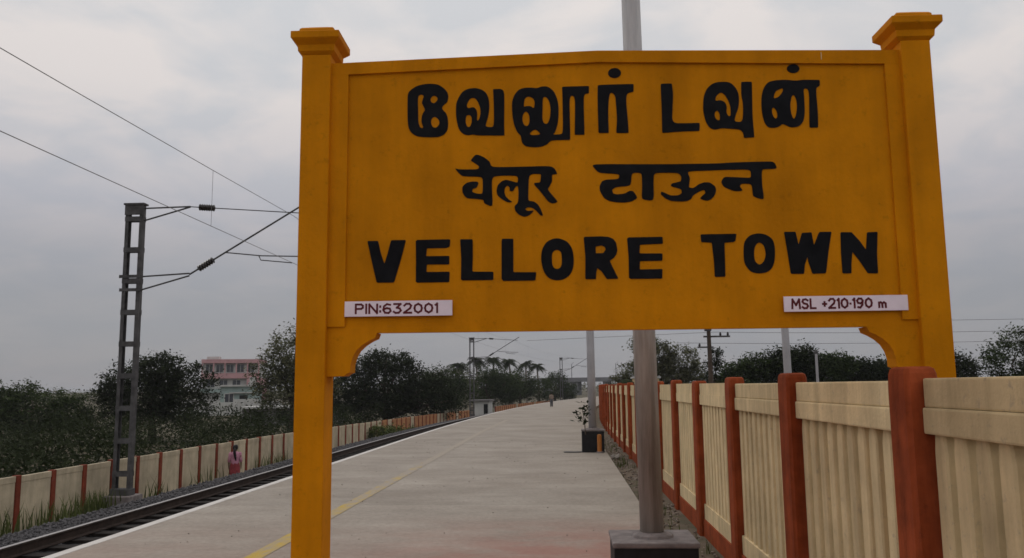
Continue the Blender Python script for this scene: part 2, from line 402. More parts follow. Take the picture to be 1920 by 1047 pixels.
def leaf_mesh(name, pts, size, material, up=.6, aspect=.5, rg=rng):
    """many small leaf-shaped faces at pts"""
    pts = np.asarray(pts, float); n = len(pts)
    d = rg.normal(size=(n, 3)); d /= np.linalg.norm(d, axis=1)[:, None]
    nn = rg.normal(size=(n, 3)) + np.array([0, 0, up * 3]); 
    a = d - nn * (np.sum(d * nn, 1) / np.sum(nn * nn, 1))[:, None]; a /= np.linalg.norm(a, axis=1)[:, None] + 1e-9
    b = np.cross(nn, a); b /= np.linalg.norm(b, axis=1)[:, None] + 1e-9
    sz = (size * rg.uniform(.55, 1.35, n))[:, None]
    w = sz * aspect * rg.uniform(.7, 1.2, n)[:, None]
    V = np.empty((n, 4, 3)); V[:, 0] = pts - a * sz * .5; V[:, 2] = pts + a * sz * .5
    V[:, 1] = pts + b * w * .5 - a * sz * .06; V[:, 3] = pts - b * w * .5 - a * sz * .06
    me = bpy.data.meshes.new(name)
    me.vertices.add(4 * n); me.vertices.foreach_set('co', V.reshape(-1).astype(np.float32))
    me.loops.add(4 * n); me.loops.foreach_set('vertex_index', np.arange(4 * n, dtype=np.int32))
    me.polygons.add(n); me.polygons.foreach_set('loop_start', np.arange(0, 4 * n, 4, dtype=np.int32))
    try: me.polygons.foreach_set('loop_total', np.full(n, 4, dtype=np.int32))
    except Exception: pass
    me.materials.append(M[material]); me.update(calc_edges=True); me.validate()
    return me

# ================================================================== THE SETTING
# ground: one cross-section swept along the bend
prof = [(-2500, -1.45), (-60, -1.45), (-10.75, -1.45), (-9.75, -.86), (-9.45, -.80), (-5.40, -.92), (-5.16, -.95), (.95, -.40), (1.02, -.152), (3.2, -.15), (40, -.15), (2500, -.15)]
ys = [-60, -20] + yrange(-8, 1200, 3.0) + [4500]
mb = MB(); vs_ = []; fs_ = []
for y in ys:
    o = off(y) if y < 1300 else off(1200) + 0
    vs_ += [((x + o) if abs(x) < 100 else x + (o if abs(x) < 100 else 0), y, z) for x, z in prof]
k = len(prof)
for i in range(len(ys) - 1):
    for j in range(k - 1):
        fs_.append((i * k + j, i * k + j + 1, (i + 1) * k + j + 1, (i + 1) * k + j))
mb.add(vs_, fs_)
tag(mb.build('ground', 'earth'), kind='structure')

# strip of dirt between the platform and the right-hand fence
mb = MB(); strip(mb, 1.03, 3.1, -.146, -.146, yrange(-8, 200, 1.5))
tag(mb.build('verge', 'verge'), kind='structure')

# trackbed under the ballast
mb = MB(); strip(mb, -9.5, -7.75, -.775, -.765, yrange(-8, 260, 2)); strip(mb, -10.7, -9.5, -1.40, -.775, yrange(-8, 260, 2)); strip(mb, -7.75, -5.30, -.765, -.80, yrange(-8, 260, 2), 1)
tag(mb.build('trackbed', ['bed', 'oily_shade']), kind='structure')

# platform body (retaining wall) + separate slabs and coping stones near by
plat = thing('platform', None, None)
plat['kind'] = 'structure'
NEAR = 54.0
mb = MB()
yb = yrange(-8, 240, 2)
strip(mb, -5.20, .99, -.022, -.022, [y for y in yb if y <= NEAR] + [NEAR])
strip(mb, -5.20, -5.2001, -1.0, -.022, yb)
strip(mb, .99, .9901, -.022, -.5, yb)
mb.build('platform_body', 'concrete', plat)
mb = MB(); yf = [NEAR] + [y for y in yb if y > NEAR]
strip(mb, -5.12, 1.05, 0, 0, yf); strip(mb, 1.05, 1.0501, 0, -.4, yf)
mb.build('far_paving', 'platform', plat)
mb = MB(); strip(mb, -5.25, -5.125, .002, .002, yf); strip(mb, -5.25, -5.2501, -.12, .002, yf)
mb.build('far_edge', 'white_edge', plat)
cols = [(-5.118, 1.05)]
y = -6.0; bay = 0
slab_cache = {}
while y < NEAR - .1:
    ln = 2.0
    for ci, (a, b) in enumerate(cols):
        yy = y
        o = off(yy + ln / 2)
        if yy < 27:
            key = ci
            if key not in slab_cache:
                slab_cache[key] = MB().box(0, b - a, 0, ln - .005, -.05, 0, .002).mesh('paving_slab', 'platform')
            s_ = put('paving_slab', slab_cache[key], plat, (a, yy, random.uniform(-.0008, .0008)))
        else:
            m_ = MB(); strip(m_, a, b, 0, 0, [yy, yy + ln / 2, yy + ln - .005])
            put('paving_slab', m_.mesh('paving_slab', 'platform'), plat)
    y += ln
cop = MB().box(-.0, .127, 0, .994, -.12, .004, .006).mesh('coping_stone', 'white_edge')
y = 3.0
while y < NEAR - .1:
    put('coping_stone', cop, plat, (-5.25 + off(y + .5), y, random.uniform(-.002, .002)), bend(y + .5)); y += 1.0
mb = MB(); strip(mb, -3.19, -3.00, .0045, .0045, yrange(-6, 42, 1.0))
mb.build('yellow_line', 'yellow_line', plat)

# ---------------------------------------------------------------- ballast: loose stones (nobody could count them)
def stones(n, xa, xb, ya, yb_, zfun, smin, smax):
    octa = np.array([(1, 0, 0), (-1, 0, 0), (0, 1, 0), (0, -1, 0), (0, 0, 1), (0, 0, -1)], float)
    of = np.array([(0, 2, 4), (2, 1, 4), (1, 3, 4), (3, 0, 4), (2, 0, 5), (1, 2, 5), (3, 1, 5), (0, 3, 5)])
    u = rng.uniform(0, 1, n); yy = ya + (yb_ - ya) * u ** 1.5
    xx = rng.uniform(xa, xb, n)
    zz = np.array([zfun(a) for a in xx]) + rng.uniform(-.015, .02, n)
    xx = xx + np.array([off(a) for a in yy])
    sz = rng.uniform(smin, smax, n) * (1 + (yy - ya) / (yb_ - ya) * .8)
    V = octa[None] * (1 + rng.uniform(-.35, .35, (n, 6, 1))) + rng.uniform(-.25, .25, (n, 6, 3))
    V = V * sz[:, None, None] * np.array([1, 1, .75])
    th = rng.uniform(0, 6.28, n); c_, s_ = np.cos(th), np.sin(th)
    X = V[..., 0] * c_[:, None] - V[..., 1] * s_[:, None]; Y = V[..., 0] * s_[:, None] + V[..., 1] * c_[:, None]
    V = np.stack([X + xx[:, None], Y + yy[:, None], V[..., 2] + zz[:, None]], -1)
    F = (of[None] + (np.arange(n) * 6)[:, None, None]).reshape(-1)
    return V.reshape(-1, 3), F
def raw_mesh(name, V, F, material):
    me = bpy.data.meshes.new(name); n = len(F) // 3
    me.vertices.add(len(V)); me.vertices.foreach_set('co', V.reshape(-1).astype(np.float32))
    me.loops.add(len(F)); me.loops.foreach_set('vertex_index', F.astype(np.int32))
    me.polygons.add(n); me.polygons.foreach_set('loop_start', np.arange(0, 3 * n, 3, dtype=np.int32))
    try: me.polygons.foreach_set('loop_total', np.full(n, 3, dtype=np.int32))
    except Exception: pass
    me.materials.append(M[material]); me.update(calc_edges=True); me.validate(); return me
zf = lambda x: (-.765 if x > -9.5 else -.765 + (x + 9.5) * .52)
V1, F1 = stones(21000, -10.6, -8.05, 11.5, 62, zf, .020, .042)
put('ballast', raw_mesh('ballast', V1, F1, 'ballast'))
tag(bpy.data.objects['ballast'], 'loose grey stone ballast along the far side of the track', 'ballast', kind='stuff')

# ---------------------------------------------------------------- railway track
trk = thing('railway_track', 'single dark rusty railway track running beside the platform edge', 'railway track')
def rail(lat, z):
    p = [(-.068, 0), (-.068, .012), (-.012, .028), (-.011, .122), (-.036, .136), (-.036, .166), (-.026, .172), (.026, .172), (.036, .166), (.036, .136), (.011, .122), (.012, .028), (.068, .012), (.068, 0)]
    yy = yrange(-8, 300, 3); m_ = MB(); vs = []; fs = []; mis = []
    k = len(p)
    for y in yy: vs += [(lat + off(y) + a, y, z + b) for a, b in p]
    for i in range(len(yy) - 1):
        for j in range(k - 1):
            m_.f.append((i * k + j, i * k + j + 1, (i + 1) * k + j + 1, (i + 1) * k + j)); m_.mi.append(1 if j in (5, 6, 7) else 0)
    m_.v = vs
    return m_.build('rail', ['rail', 'rail_top'], trk)
rail(-7.97, -.70); rail(-6.294, -.70)
slp = MB().box(-1.37, 1.37, -.125, .125, -.20, 0, .015).mesh('sleeper', 'oily_shade')  # same dark colour as the bed: oil plus painted-in shade
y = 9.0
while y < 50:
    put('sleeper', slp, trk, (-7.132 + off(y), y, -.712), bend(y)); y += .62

# ================================================================== STATION NAME BOARD
GLYPHS = [
    ('tamil', [[(-824,3252),(-808,3272),(-777,3293),(-737,3303),(-694,3305),(-655,3299),(-624,3277),(-606,3255),(-600,3230),(-606,3198),(-627,3182),(-637,3166),(-627,3150),(-612,3135),(-604,3109),(-601,3073),(-606,3037),(-627,3013),(-655,3002),(-694,3002),(-736,3004),(-772,3008),(-803,3029),(-819,3057),(-824,3102),(-825,3191)], [(-767,3238),(-749,3246),(-735,3237),(-739,3221),(-747,3197),(-739,3181),(-727,3156),(-739,3140),(-747,3116),(-748,3084),(-737,3060),(-744,3052),(-758,3062),(-766,3093),(-766,3157),(-768,3198)], [(-700,3220),(-682,3240),(-661,3228),(-659,3211),(-678,3191),(-696,3200)], [(-694,3107),(-674,3119),(-651,3098),(-649,3074),(-666,3054),(-685,3057),(-696,3079)]]),
    ('tamil', [[(-559,3160),(-557,3193),(-541,3229),(-522,3257),(-490,3272),(-451,3275),(-416,3264),(-393,3246),(-379,3213),(-376,3176),(-378,3140),(-384,3108),(-394,3076),(-398,3056),(-374,3051),(-355,3053),(-351,3091),(-352,3188),(-355,3263),(-355,3266),(-295,3266),(-294,3187),(-297,3066),(-295,3006),(-297,3003),(-359,3005),(-445,3007),(-468,3014),(-491,3008),(-518,3015),(-542,3039),(-553,3080),(-559,3120)], [(-498,3187),(-483,3215),(-463,3221),(-448,3212),(-436,3190),(-425,3157),(-425,3121),(-436,3089),(-445,3093),(-442,3126),(-446,3150),(-459,3166),(-475,3165),(-491,3159),(-500,3171)], [(-504,3119),(-485,3125),(-473,3110),(-473,3078),(-483,3054),(-498,3056),(-507,3083)]]),
    ('tamil', [[(-253,3192),(-239,3231),(-215,3260),(-186,3269),(-148,3270),(-115,3265),(-91,3275),(-58,3275),(-26,3250),(-8,3211),(1,3166),(0,3108),(-6,3060),(-20,3016),(-35,3002),(8,3003),(22,3010),(23,3156),(22,3266),(22,3271),(165,3271),(168,3269),(167,3234),(165,3230),(139,3227),(137,3154),(138,3001),(136,2998),(87,2999),(85,3002),(89,3106),(91,3218),(61,3219),(60,3107),(61,2976),(58,2971),(16,2972),(-45,2971),(-64,2949),(-97,2936),(-139,2934),(-181,2940),(-202,2962),(-206,3001),(-227,3021),(-243,3065),(-252,3119)], [(-184,3210),(-163,3222),(-135,3209),(-128,3184),(-133,3150),(-150,3165),(-173,3166),(-190,3161)], [(-193,3122),(-176,3139),(-159,3116),(-158,3073),(-170,3051),(-189,3059),(-198,3088)], [(-85,3213),(-66,3217),(-50,3192),(-42,3148),(-47,3094),(-62,3061),(-81,3066),(-89,3091),(-86,3159)], [(-159,3014),(-128,3037),(-102,3013),(-104,3003),(-152,3001)]]),
    ('tamil', [[(215,3268),(217,3276),(333,3277),(407,3277),(410,3274),(409,3235),(406,3233),(371,3226),(367,3173),(372,3100),(376,3008),(374,3003),(311,3004),(309,3009),(316,3082),(312,3159),(310,3208),(298,3228),(282,3231),(274,3199),(268,3126),(269,3010),(267,3005),(216,3006),(213,3011),(213,3103),(213,3201)]]),
    ('dot', [[(344,3341),(341,3330),(333,3321),(321,3315),(308,3313),(294,3316),(283,3322),(275,3332),(273,3342),(276,3353),(284,3362),(295,3368),(309,3370),(323,3368),(334,3361),(342,3352)]]),
    ('tamil', [[(556,3270),(560,3275),(614,3275),(617,3271),(622,3214),(615,3128),(610,3052),(688,3050),(754,3051),(758,3048),(756,3009),(753,3006),(646,3005),(559,2999),(555,3003),(558,3130)]]),
    ('tamil', [[(779,3125),(784,3193),(802,3240),(832,3267),(861,3277),(902,3277),(931,3273),(958,3245),(973,3210),(974,3172),(968,3129),(951,3087),(942,3053),(986,3050),(993,3103),(994,3162),(987,3201),(990,3272),(993,3275),(1044,3274),(1047,3271),(1045,3204),(1041,3076),(1046,2968),(1043,2964),(993,2963),(990,2965),(988,2992),(972,3010),(916,3015),(875,3020),(838,3010),(810,3022),(791,3056),(784,3090)], [(852,3200),(879,3221),(901,3203),(916,3173),(927,3138),(926,3087),(914,3083),(902,3105),(908,3139),(896,3165),(873,3176),(845,3170)], [(840,3106),(855,3121),(868,3097),(867,3063),(852,3063),(840,3081)]]),
    ('tamil', [[(1092,3147),(1096,3199),(1110,3241),(1134,3271),(1176,3280),(1233,3281),(1282,3274),(1315,3279),(1406,3276),(1410,3273),(1409,3245),(1406,3242),(1388,3232),(1387,3183),(1390,3098),(1387,3015),(1384,3011),(1343,3012),(1341,3015),(1345,3099),(1351,3227),(1320,3232),(1322,3185),(1321,3099),(1312,3049),(1288,3020),(1251,3014),(1228,3021),(1200,3038),(1183,3022),(1158,3014),(1122,3017),(1103,3045),(1093,3096)], [(1161,3193),(1171,3218),(1194,3231),(1212,3234),(1211,3217),(1187,3186),(1160,3176)], [(1145,3116),(1156,3131),(1173,3107),(1175,3073),(1161,3063),(1148,3086)], [(1256,3191),(1269,3197),(1280,3169),(1282,3126),(1272,3075),(1258,3058),(1247,3093),(1245,3144)]]),
    ('dot', [[(1306,3342),(1303,3332),(1295,3324),(1284,3319),(1271,3318),(1258,3320),(1247,3326),(1240,3334),(1238,3344),(1241,3353),(1249,3361),(1260,3366),(1273,3368),(1286,3366),(1297,3360),(1304,3351)]]),
    ('hindi', [[(-566,2826),(-543,2819),(-439,2817),(-433,2835),(-458,2853),(-481,2868),(-454,2899),(-434,2897),(-403,2882),(-376,2858),(-367,2828),(-226,2827),(-36,2829),(-10,2783),(-42,2782),(-41,2744),(-53,2721),(-67,2700),(-37,2662),(-11,2630),(-41,2621),(-64,2633),(-86,2663),(-113,2699),(-135,2723),(-139,2737),(-105,2738),(-102,2765),(-100,2787),(-165,2786),(-170,2688),(-171,2639),(-140,2635),(-118,2617),(-103,2589),(-92,2556),(-107,2558),(-130,2586),(-152,2602),(-175,2604),(-189,2595),(-176,2583),(-141,2586),(-153,2571),(-172,2557),(-195,2552),(-222,2564),(-241,2584),(-246,2611),(-225,2630),(-222,2689),(-226,2724),(-239,2717),(-251,2694),(-270,2694),(-270,2714),(-281,2726),(-295,2714),(-299,2691),(-293,2667),(-274,2647),(-255,2633),(-282,2633),(-309,2648),(-336,2672),(-341,2695),(-335,2727),(-312,2750),(-289,2757),(-258,2749),(-225,2738),(-225,2780),(-364,2780),(-366,2711),(-361,2609),(-409,2630),(-411,2650),(-459,2656),(-501,2659),(-524,2687),(-526,2722),(-504,2744),(-474,2751),(-443,2750),(-437,2740),(-447,2717),(-470,2710),(-472,2694),(-451,2684),(-416,2681),(-414,2732),(-416,2777),(-524,2780),(-547,2802)]]),
    ('hindi', [[(172,2834),(407,2829),(595,2825),(673,2825),(834,2824),(923,2828),(1128,2830),(1146,2822),(1159,2789),(1079,2789),(1075,2762),(1074,2701),(1081,2624),(1056,2629),(1023,2641),(1021,2699),(1010,2710),(966,2712),(955,2697),(973,2672),(928,2671),(899,2683),(870,2698),(859,2723),(872,2747),(890,2750),(1008,2742),(1018,2748),(1018,2788),(892,2789),(773,2786),(681,2785),(694,2748),(690,2717),(686,2696),(710,2691),(740,2713),(770,2723),(800,2721),(826,2699),(831,2678),(821,2648),(796,2625),(772,2623),(746,2632),(746,2640),(765,2656),(774,2664),(769,2682),(748,2676),(726,2665),(705,2650),(699,2635),(677,2623),(648,2620),(588,2624),(559,2640),(536,2662),(540,2677),(560,2668),(589,2653),(631,2654),(649,2666),(647,2687),(621,2696),(591,2705),(595,2719),(622,2725),(646,2730),(650,2755),(636,2777),(504,2781),(500,2727),(499,2626),(434,2636),(439,2698),(440,2782),(385,2782),(380,2711),(299,2706),(278,2691),(283,2670),(304,2665),(346,2669),(370,2684),(391,2682),(414,2644),(380,2625),(344,2620),(300,2622),(261,2630),(232,2649),(213,2687),(212,2711),(225,2739),(249,2747),(315,2749),(322,2777),(211,2785),(190,2807)]]),
    ('latin', [[(-1037,2435),(-979,2434),(-964,2369),(-944,2310),(-927,2364),(-909,2437),(-829,2437),(-855,2332),(-891,2208),(-984,2209),(-1007,2303)]]),
    ('latin', [[(-776,2436),(-590,2437),(-594,2398),(-611,2390),(-716,2390),(-720,2347),(-596,2347),(-596,2301),(-716,2303),(-718,2262),(-594,2262),(-596,2206),(-775,2206),(-774,2319)]]),
    ('latin', [[(-538,2436),(-470,2435),(-470,2334),(-473,2260),(-361,2258),(-361,2214),(-534,2214),(-532,2335)]]),
    ('latin', [[(-316,2435),(-253,2434),(-254,2338),(-255,2254),(-133,2252),(-139,2208),(-318,2208)]]),
    ('round', [[(-108,2316),(-102,2375),(-77,2414),(-43,2431),(-9,2433),(35,2414),(59,2377),(67,2328),(64,2274),(46,2235),(12,2211),(-27,2206),(-66,2217),(-94,2252)], [(-49,2354),(-34,2368),(-22,2371),(-7,2366),(2,2353),(4,2294),(-7,2272),(-24,2267),(-40,2273),(-50,2295)]]),
    ('latin', [[(121,2438),(216,2439),(254,2435),(278,2424),(292,2403),(298,2363),(292,2341),(278,2322),(256,2307),(274,2265),(299,2211),(239,2210),(211,2252),(190,2269),(184,2247),(181,2211),(125,2211),(128,2332)], [(183,2384),(214,2390),(231,2382),(236,2369),(223,2349),(184,2348)]]),
    ('latin', [[(351,2431),(538,2431),(539,2394),(418,2391),(414,2344),(535,2342),(533,2303),(415,2303),(413,2258),(532,2259),(529,2208),(355,2209),(356,2328)]]),
    ('latin', [[(738,2441),(927,2441),(920,2403),(909,2397),(862,2394),(861,2308),(859,2213),(804,2213),(803,2293),(796,2395),(741,2400)]]),
    ('round', [[(959,2333),(964,2397),(995,2432),(1037,2442),(1078,2436),(1114,2411),(1125,2368),(1121,2299),(1106,2256),(1079,2233),(1032,2226),(991,2237),(961,2280)], [(1017,2364),(1030,2386),(1045,2393),(1060,2385),(1070,2369),(1076,2326),(1063,2289),(1039,2271),(1017,2290),(1013,2327)]]),
    ('latin', [[(1176,2447),(1236,2446),(1248,2377),(1269,2440),(1319,2442),(1328,2373),(1355,2434),(1361,2443),(1423,2443),(1401,2337),(1382,2223),(1312,2222),(1294,2285),(1291,2312),(1275,2270),(1268,2222),(1200,2223),(1188,2340)]]),
    ('latin', [[(1470,2440),(1527,2439),(1565,2393),(1596,2344),(1607,2437),(1662,2439),(1651,2322),(1650,2219),(1598,2220),(1559,2286),(1525,2335),(1516,2271),(1513,2221),(1467,2222),(1466,2336)]]),
]

sign = thing('station_name_board', 'large ochre yellow station name board on two capped posts with black lettering', 'name board', (0, 4.3, 0), R(1.5))
UL, UR = -1.243, 1.835
def sign_post(u0, u1, zb):
    p = MB().box(u0, u1, 0, .185, zb, 3.47, .007).build('post', 'ochre', sign)
    cx = (u0 + u1) / 2; cy = .0925
    m_ = MB()
    def ring(h, z): return [(cx - h, cy - h, z), (cx + h, cy - h, z), (cx + h, cy + h, z), (cx - h, cy + h, z)]
    lev = [(.079, 3.468), (.100, 3.490), (.103, 3.524), (.129, 3.550), (.133, 3.556), (.133, 3.590), (.129, 3.594), (.098, 3.597), (.095, 3.620), (.085, 3.630), (.040, 3.652), (.008, 3.660)]
    vs = []; fs = []
    for h, z in lev: vs += ring(h, z)
    for i in range(len(lev) - 1):
        for q in range(4): fs.append((4 * i + q, 4 * i + (q + 1) % 4, 4 * i + 4 + (q + 1) % 4, 4 * i + 4 + q))
    fs += [(3, 2, 1, 0), tuple(4 * (len(lev) - 1) + q for q in range(4))]
    m_.add(vs, fs).build('cap', 'ochre', p)
sign_post(-1.402, UL, -.02)
sign_post(UR, 1.990, -.17)
ZB, ZS, ZP, UM = 1.945, 3.430, 3.468, .215
MB().prism([[(UL, ZB), (UR, ZB), (UR, ZS), (UM, ZP), (UL, ZS)]], .045, .150).build('board', 'ochre', sign)
MB().prism([[(UL, 3.362), (UM, 3.402), (UR, 3.352), (UR, ZS - .001), (UM, ZP - .001), (UL, ZS - .001)]], .030, .0455).build('top_border', 'ochre', sign)
MB().prism([[(UL, ZB + .03), (-1.150, ZB + .03), (-1.150, 3.3655), (UL, 3.3615)]], .0305, .0455).build('side_border', 'ochre', sign)
MB().prism([[(1.755, ZB + .03), (UR, ZB + .03), (UR, 3.3515), (1.755, 3.3545)]], .0305, .0455).build('side_border', 'ochre', sign)
MB().prism([[(UL, ZB - .004), (UR, ZB - .004), (UR, ZB + .0295), (UL, ZB + .0295)]], .040, .0455).build('bottom_border', 'ochre', sign)
MB().box(1.419, 1.423, .0285, .0295, 3.385, 3.426).build('paint_chip', 'cream', sign)
brk = [(-1.243, 1.9405), (-.978, 1.9405), (-.988, 1.914), (-1.020, 1.900), (-1.055, 1.878), (-1.085, 1.850), (-1.105, 1.815), (-1.116, 1.775), (-1.118, 1.735), (-1.135, 1.728), (-1.150, 1.716), (-1.243, 1.714)]
MB().prism([brk], .034, .150).build('bracket', 'ochre', sign)
MB().prism([[(.592 - a, b) for a, b in brk][::-1]], .034, .150).build('bracket', 'ochre', sign)

def chaikin(l, r=.22):
    o = []
    for i, p in enumerate(l):
        q = l[(i + 1) % len(l)]
        o += [(p[0] * (1 - r) + q[0] * r, p[1] * (1 - r) + q[1] * r), (p[0] * r + q[0] * (1 - r), p[1] * r + q[1] * (1 - r))]
    return o
for kind_, loops in GLYPHS:
    ls = [[(a / 1000, b / 1000) for a, b in l] for l in loops]
    if kind_ in ('tamil', 'round', 'dot'): ls = [chaikin(chaikin(l), .25) for l in ls]
    elif kind_ == 'hindi': ls = [chaikin(chaikin(l, .16), .25) for l in ls]
    else: ls = [chaikin(l, .05) for l in ls]
    MB().prism(ls, .0415, .0453).build('word' if kind_ == 'hindi' else 'letter', 'black', sign)

# hand-painted small characters as brush strokes on a 0..1 square (aspect handled by the advance)
CH = {
 'P': (.62, [[(0, 0), (0, 1), (.45, 1), (.6, .86), (.6, .64), (.45, .5), (0, .5)]]), 'I': (.0, [[(0, 0), (0, 1)]]),
 'N': (.66, [[(0, 0), (0, 1), (.66, 0), (.66, 1)]]), ':': (.0, [[(0, .14), (0, .24)], [(0, .68), (0, .78)]]),
 '6': (.62, [[(.58, .92), (.3, 1), (.06, .75), (0, .35), (.15, .03), (.45, 0), (.62, .22), (.55, .48), (.3, .55), (.03, .42)]]),
 '3': (.60, [[(.02, 1), (.58, 1), (.25, .58), (.5, .5), (.6, .26), (.42, .02), (.15, 0), (0, .14)]]),
 '2': (.62, [[(.02, .8), (.18, 1), (.45, 1), (.6, .8), (.5, .5), (0, 0), (.62, 0)]]),
 '0': (.62, [[(.31, 1), (.06, .8), (0, .5), (.06, .2), (.31, 0), (.56, .2), (.62, .5), (.56, .8), (.31, 1)]]),
 '1': (.14, [[(0, .84), (.14, 1), (.14, 0)]]), '9': (.60, [[(.55, .62), (.35, .46), (.1, .52), (0, .76), (.18, 1), (.45, .98), (.58, .75), (.52, .3), (.3, 0), (.08, .05)]]),
 'M': (.78, [[(0, 0), (.05, 1), (.39, .35), (.73, 1), (.78, 0)]]), 'S': (.58, [[(.56, .86), (.36, 1), (.1, .95), (.02, .72), (.16, .54), (.45, .46), (.57, .24), (.42, .02), (.16, 0), (0, .14)]]),
 'L': (.50, [[(0, 1), (0, 0), (.5, 0)]]), '+': (.36, [[(0, .45), (.36, .45)], [(.18, .22), (.18, .68)]]), '.': (.04, [[(0, .45), (.05, .45)]]),
 'm': (.66, [[(0, 0), (0, .55)], [(0, .45), (.18, .56), (.32, .42), (.32, 0)], [(.32, .42), (.5, .56), (.66, .42), (.66, 0)]]), ' ': (.22, [])}
def painted_text(body, x, z, width, h, parent, y):
    gap = .26; adv = sum(CH[c_][0] + gap for c_ in body) - gap; k = width / adv
    cx = 0; wst = .0052
    for c_ in body:
        w_, strokes = CH[c_]
        if strokes:
            m_ = MB(); q = 0
            for st in strokes:
                for (a, b_), (c2, d_) in zip(st, st[1:]):
                    p0 = Vector((x + (cx + a) * k, z + b_ * h)); p1 = Vector((x + (cx + c2) * k, z + d_ * h)); d = (p1 - p0)
                    if d.length < 1e-6: continue
                    d.normalize(); n_ = Vector((-d.y, d.x)) * wst; e = d * wst * .8; yy = y - q * .00012; q += 1
                    m_.add([((p0 - e - n_).x, yy, (p0 - e - n_).y), ((p1 + e - n_).x, yy, (p1 + e - n_).y), ((p1 + e + n_).x, yy, (p1 + e + n_).y), ((p0 - e + n_).x, yy, (p0 - e + n_).y)], [(0, 1, 2, 3)])
            me = m_.mesh('painted_character', 'maroon', recalc=False); put('painted_character', me, parent)
        cx += w_ + gap
for (u0, u1, z0, z1, body, tx, tw) in ((-1.150, -.578, 2.027, 2.108, 'PIN:632001', -1.090, .432), (1.150, 1.785, 2.022, 2.102, 'MSL +210.190 m', 1.192, .478)):
    pl = MB().box(u0, u1, .024, .030, z0, z1, .0015).build('number_plate', 'plate', sign)
    painted_text(body, tx, z0 + .017, tw, .047, pl, .0234)

# ================================================================== RIGHT-HAND FENCE
def fence_post_mesh():
    m_ = MB(); hx, hy = .078, .132
    lev = [(1.0, -.2), (1.0, 1.60), (.99, 1.645), (.95, 1.690), (.88, 1.712), (.70, 1.722)]
    vs = []; fs = []
    c_ = .78
    for s_, z in lev:
        a, b = hx * s_, hy * s_
        vs += [(-a * c_, -b, z), (a * c_, -b, z), (a, -b * c_, z), (a, b * c_, z), (a * c_, b, z), (-a * c_, b, z), (-a, b * c_, z), (-a, -b * c_, z)]
    for i in range(len(lev) - 1):
        for q in range(8): fs.append((8 * i + q, 8 * i + (q + 1) % 8, 8 * i + 8 + (q + 1) % 8, 8 * i + 8 + q))
    fs += [tuple(range(7, -1, -1)), tuple(8 * (len(lev) - 1) + q for q in range(8))]
    return m_.add(vs, fs).mesh('fence_post', 'rust_red')
SP, PX, FY = 2.12, 1.705, 1.98
GAPY = (.134, SP - .134)
fr = thing('boundary_fence', 'cream slatted concrete fence with brick red posts along the right of the platform', 'fence', (PX, FY, -.15))
pm = fence_post_mesh()
def rail_parts():
    L0, L1 = GAPY[0] + .004, GAPY[1] - .004
    top = MB().box(-.050, .040, L0, L1, 1.535, 1.668, .010).box(-.060, .045, L0 - .002, L1 + .002, 1.415, 1.5345, .010)
    bot = MB().box(-.046, .040, L0, L1, .06, .235, .008)
    pli = MB().box(-.062, .055, L0, L1, -.19, .0595, .006)
    return top, bot, pli
NS = 10
pitch = (GAPY[1] - GAPY[0]) / NS
def slat_box(m_, y0, x1=.02, n=.022):
    a, b_ = y0 + .034, y0 + pitch - .034; z0, z1, z2 = .232, 1.335, 1.4145; x0, c = -.030, .010
    vs = []
    for z, i in ((z0, 0), (z1, 0), (z2, n)):
        vs += [(x0, a + i + c, z), (x0, b_ - i - c, z), (x0 + c, b_ - i, z), (x1, b_ - i, z), (x1, a + i, z), (x0 + c, a + i, z)]
    fs = [(5, 4, 3, 2, 1, 0), tuple(range(12, 18))]
    for q in (0, 6):
        fs += [(q + k, q + (k + 1) % 6, q + 6 + (k + 1) % 6, q + 6 + k) for k in range(6)]
    m_.add(vs, fs); return m_
t_, b_, p_ = rail_parts()
top_me, bot_me, pli_me = t_.mesh('top_rail', 'cream'), b_.mesh('bottom_rail', 'cream'), p_.mesh('plinth', 'rust_red')
slat_me = slat_box(MB(), 0).mesh('slat', 'cream'); slat_thick = slat_box(MB(), 0, .05, .012).mesh('slat', 'cream')
far = MB()
L0, L1 = GAPY[0] + .004, GAPY[1] - .004
far.box(-.048, .045, L0, L1, 1.535, 1.668).box(-.055, .045, L0, L1, 1.415, 1.5345).box(-.046, .040, L0, L1, .06, .235)
for q in range(NS): far.box(-.030, .010, L0 + q * (L1 - L0) / NS + .030, L0 + (q + 1) * (L1 - L0) / NS - .030, .235, 1.4145)
far_me = far.mesh('fence_panel', 'cream')
y = FY; i = 0
while y < 150:
    a = bend(y); lx = off(y)
    rel = (lx, y - FY, .15)
    # small settling of every post
    put('fence_post', pm, fr, (rel[0] - .032 + random.uniform(-.008, .008), rel[1], rel[2] + random.uniform(-.022, .012)), a + random.uniform(-.03, .03))
    a2 = math.atan2(-(off(y + SP) - off(y)), SP)
    dz = random.uniform(-.012, .008)
    if y < 8.0:
        put('top_rail', top_me, fr, (rel[0], rel[1], .15 + dz), a2); put('bottom_rail', bot_me, fr, (rel[0], rel[1], .15), a2)
        for q in range(NS):
            put('slat', slat_me if i else slat_thick, fr, (rel[0] + random.uniform(-.003, .003), rel[1] + GAPY[0] + q * pitch, .15), a2)
    else:
        put('fence_panel', far_me, fr, (rel[0], rel[1], .15 + dz), a2)
    put('plinth', pli_me, fr, (rel[0], rel[1], .15), a2)
    y += SP; i += 1

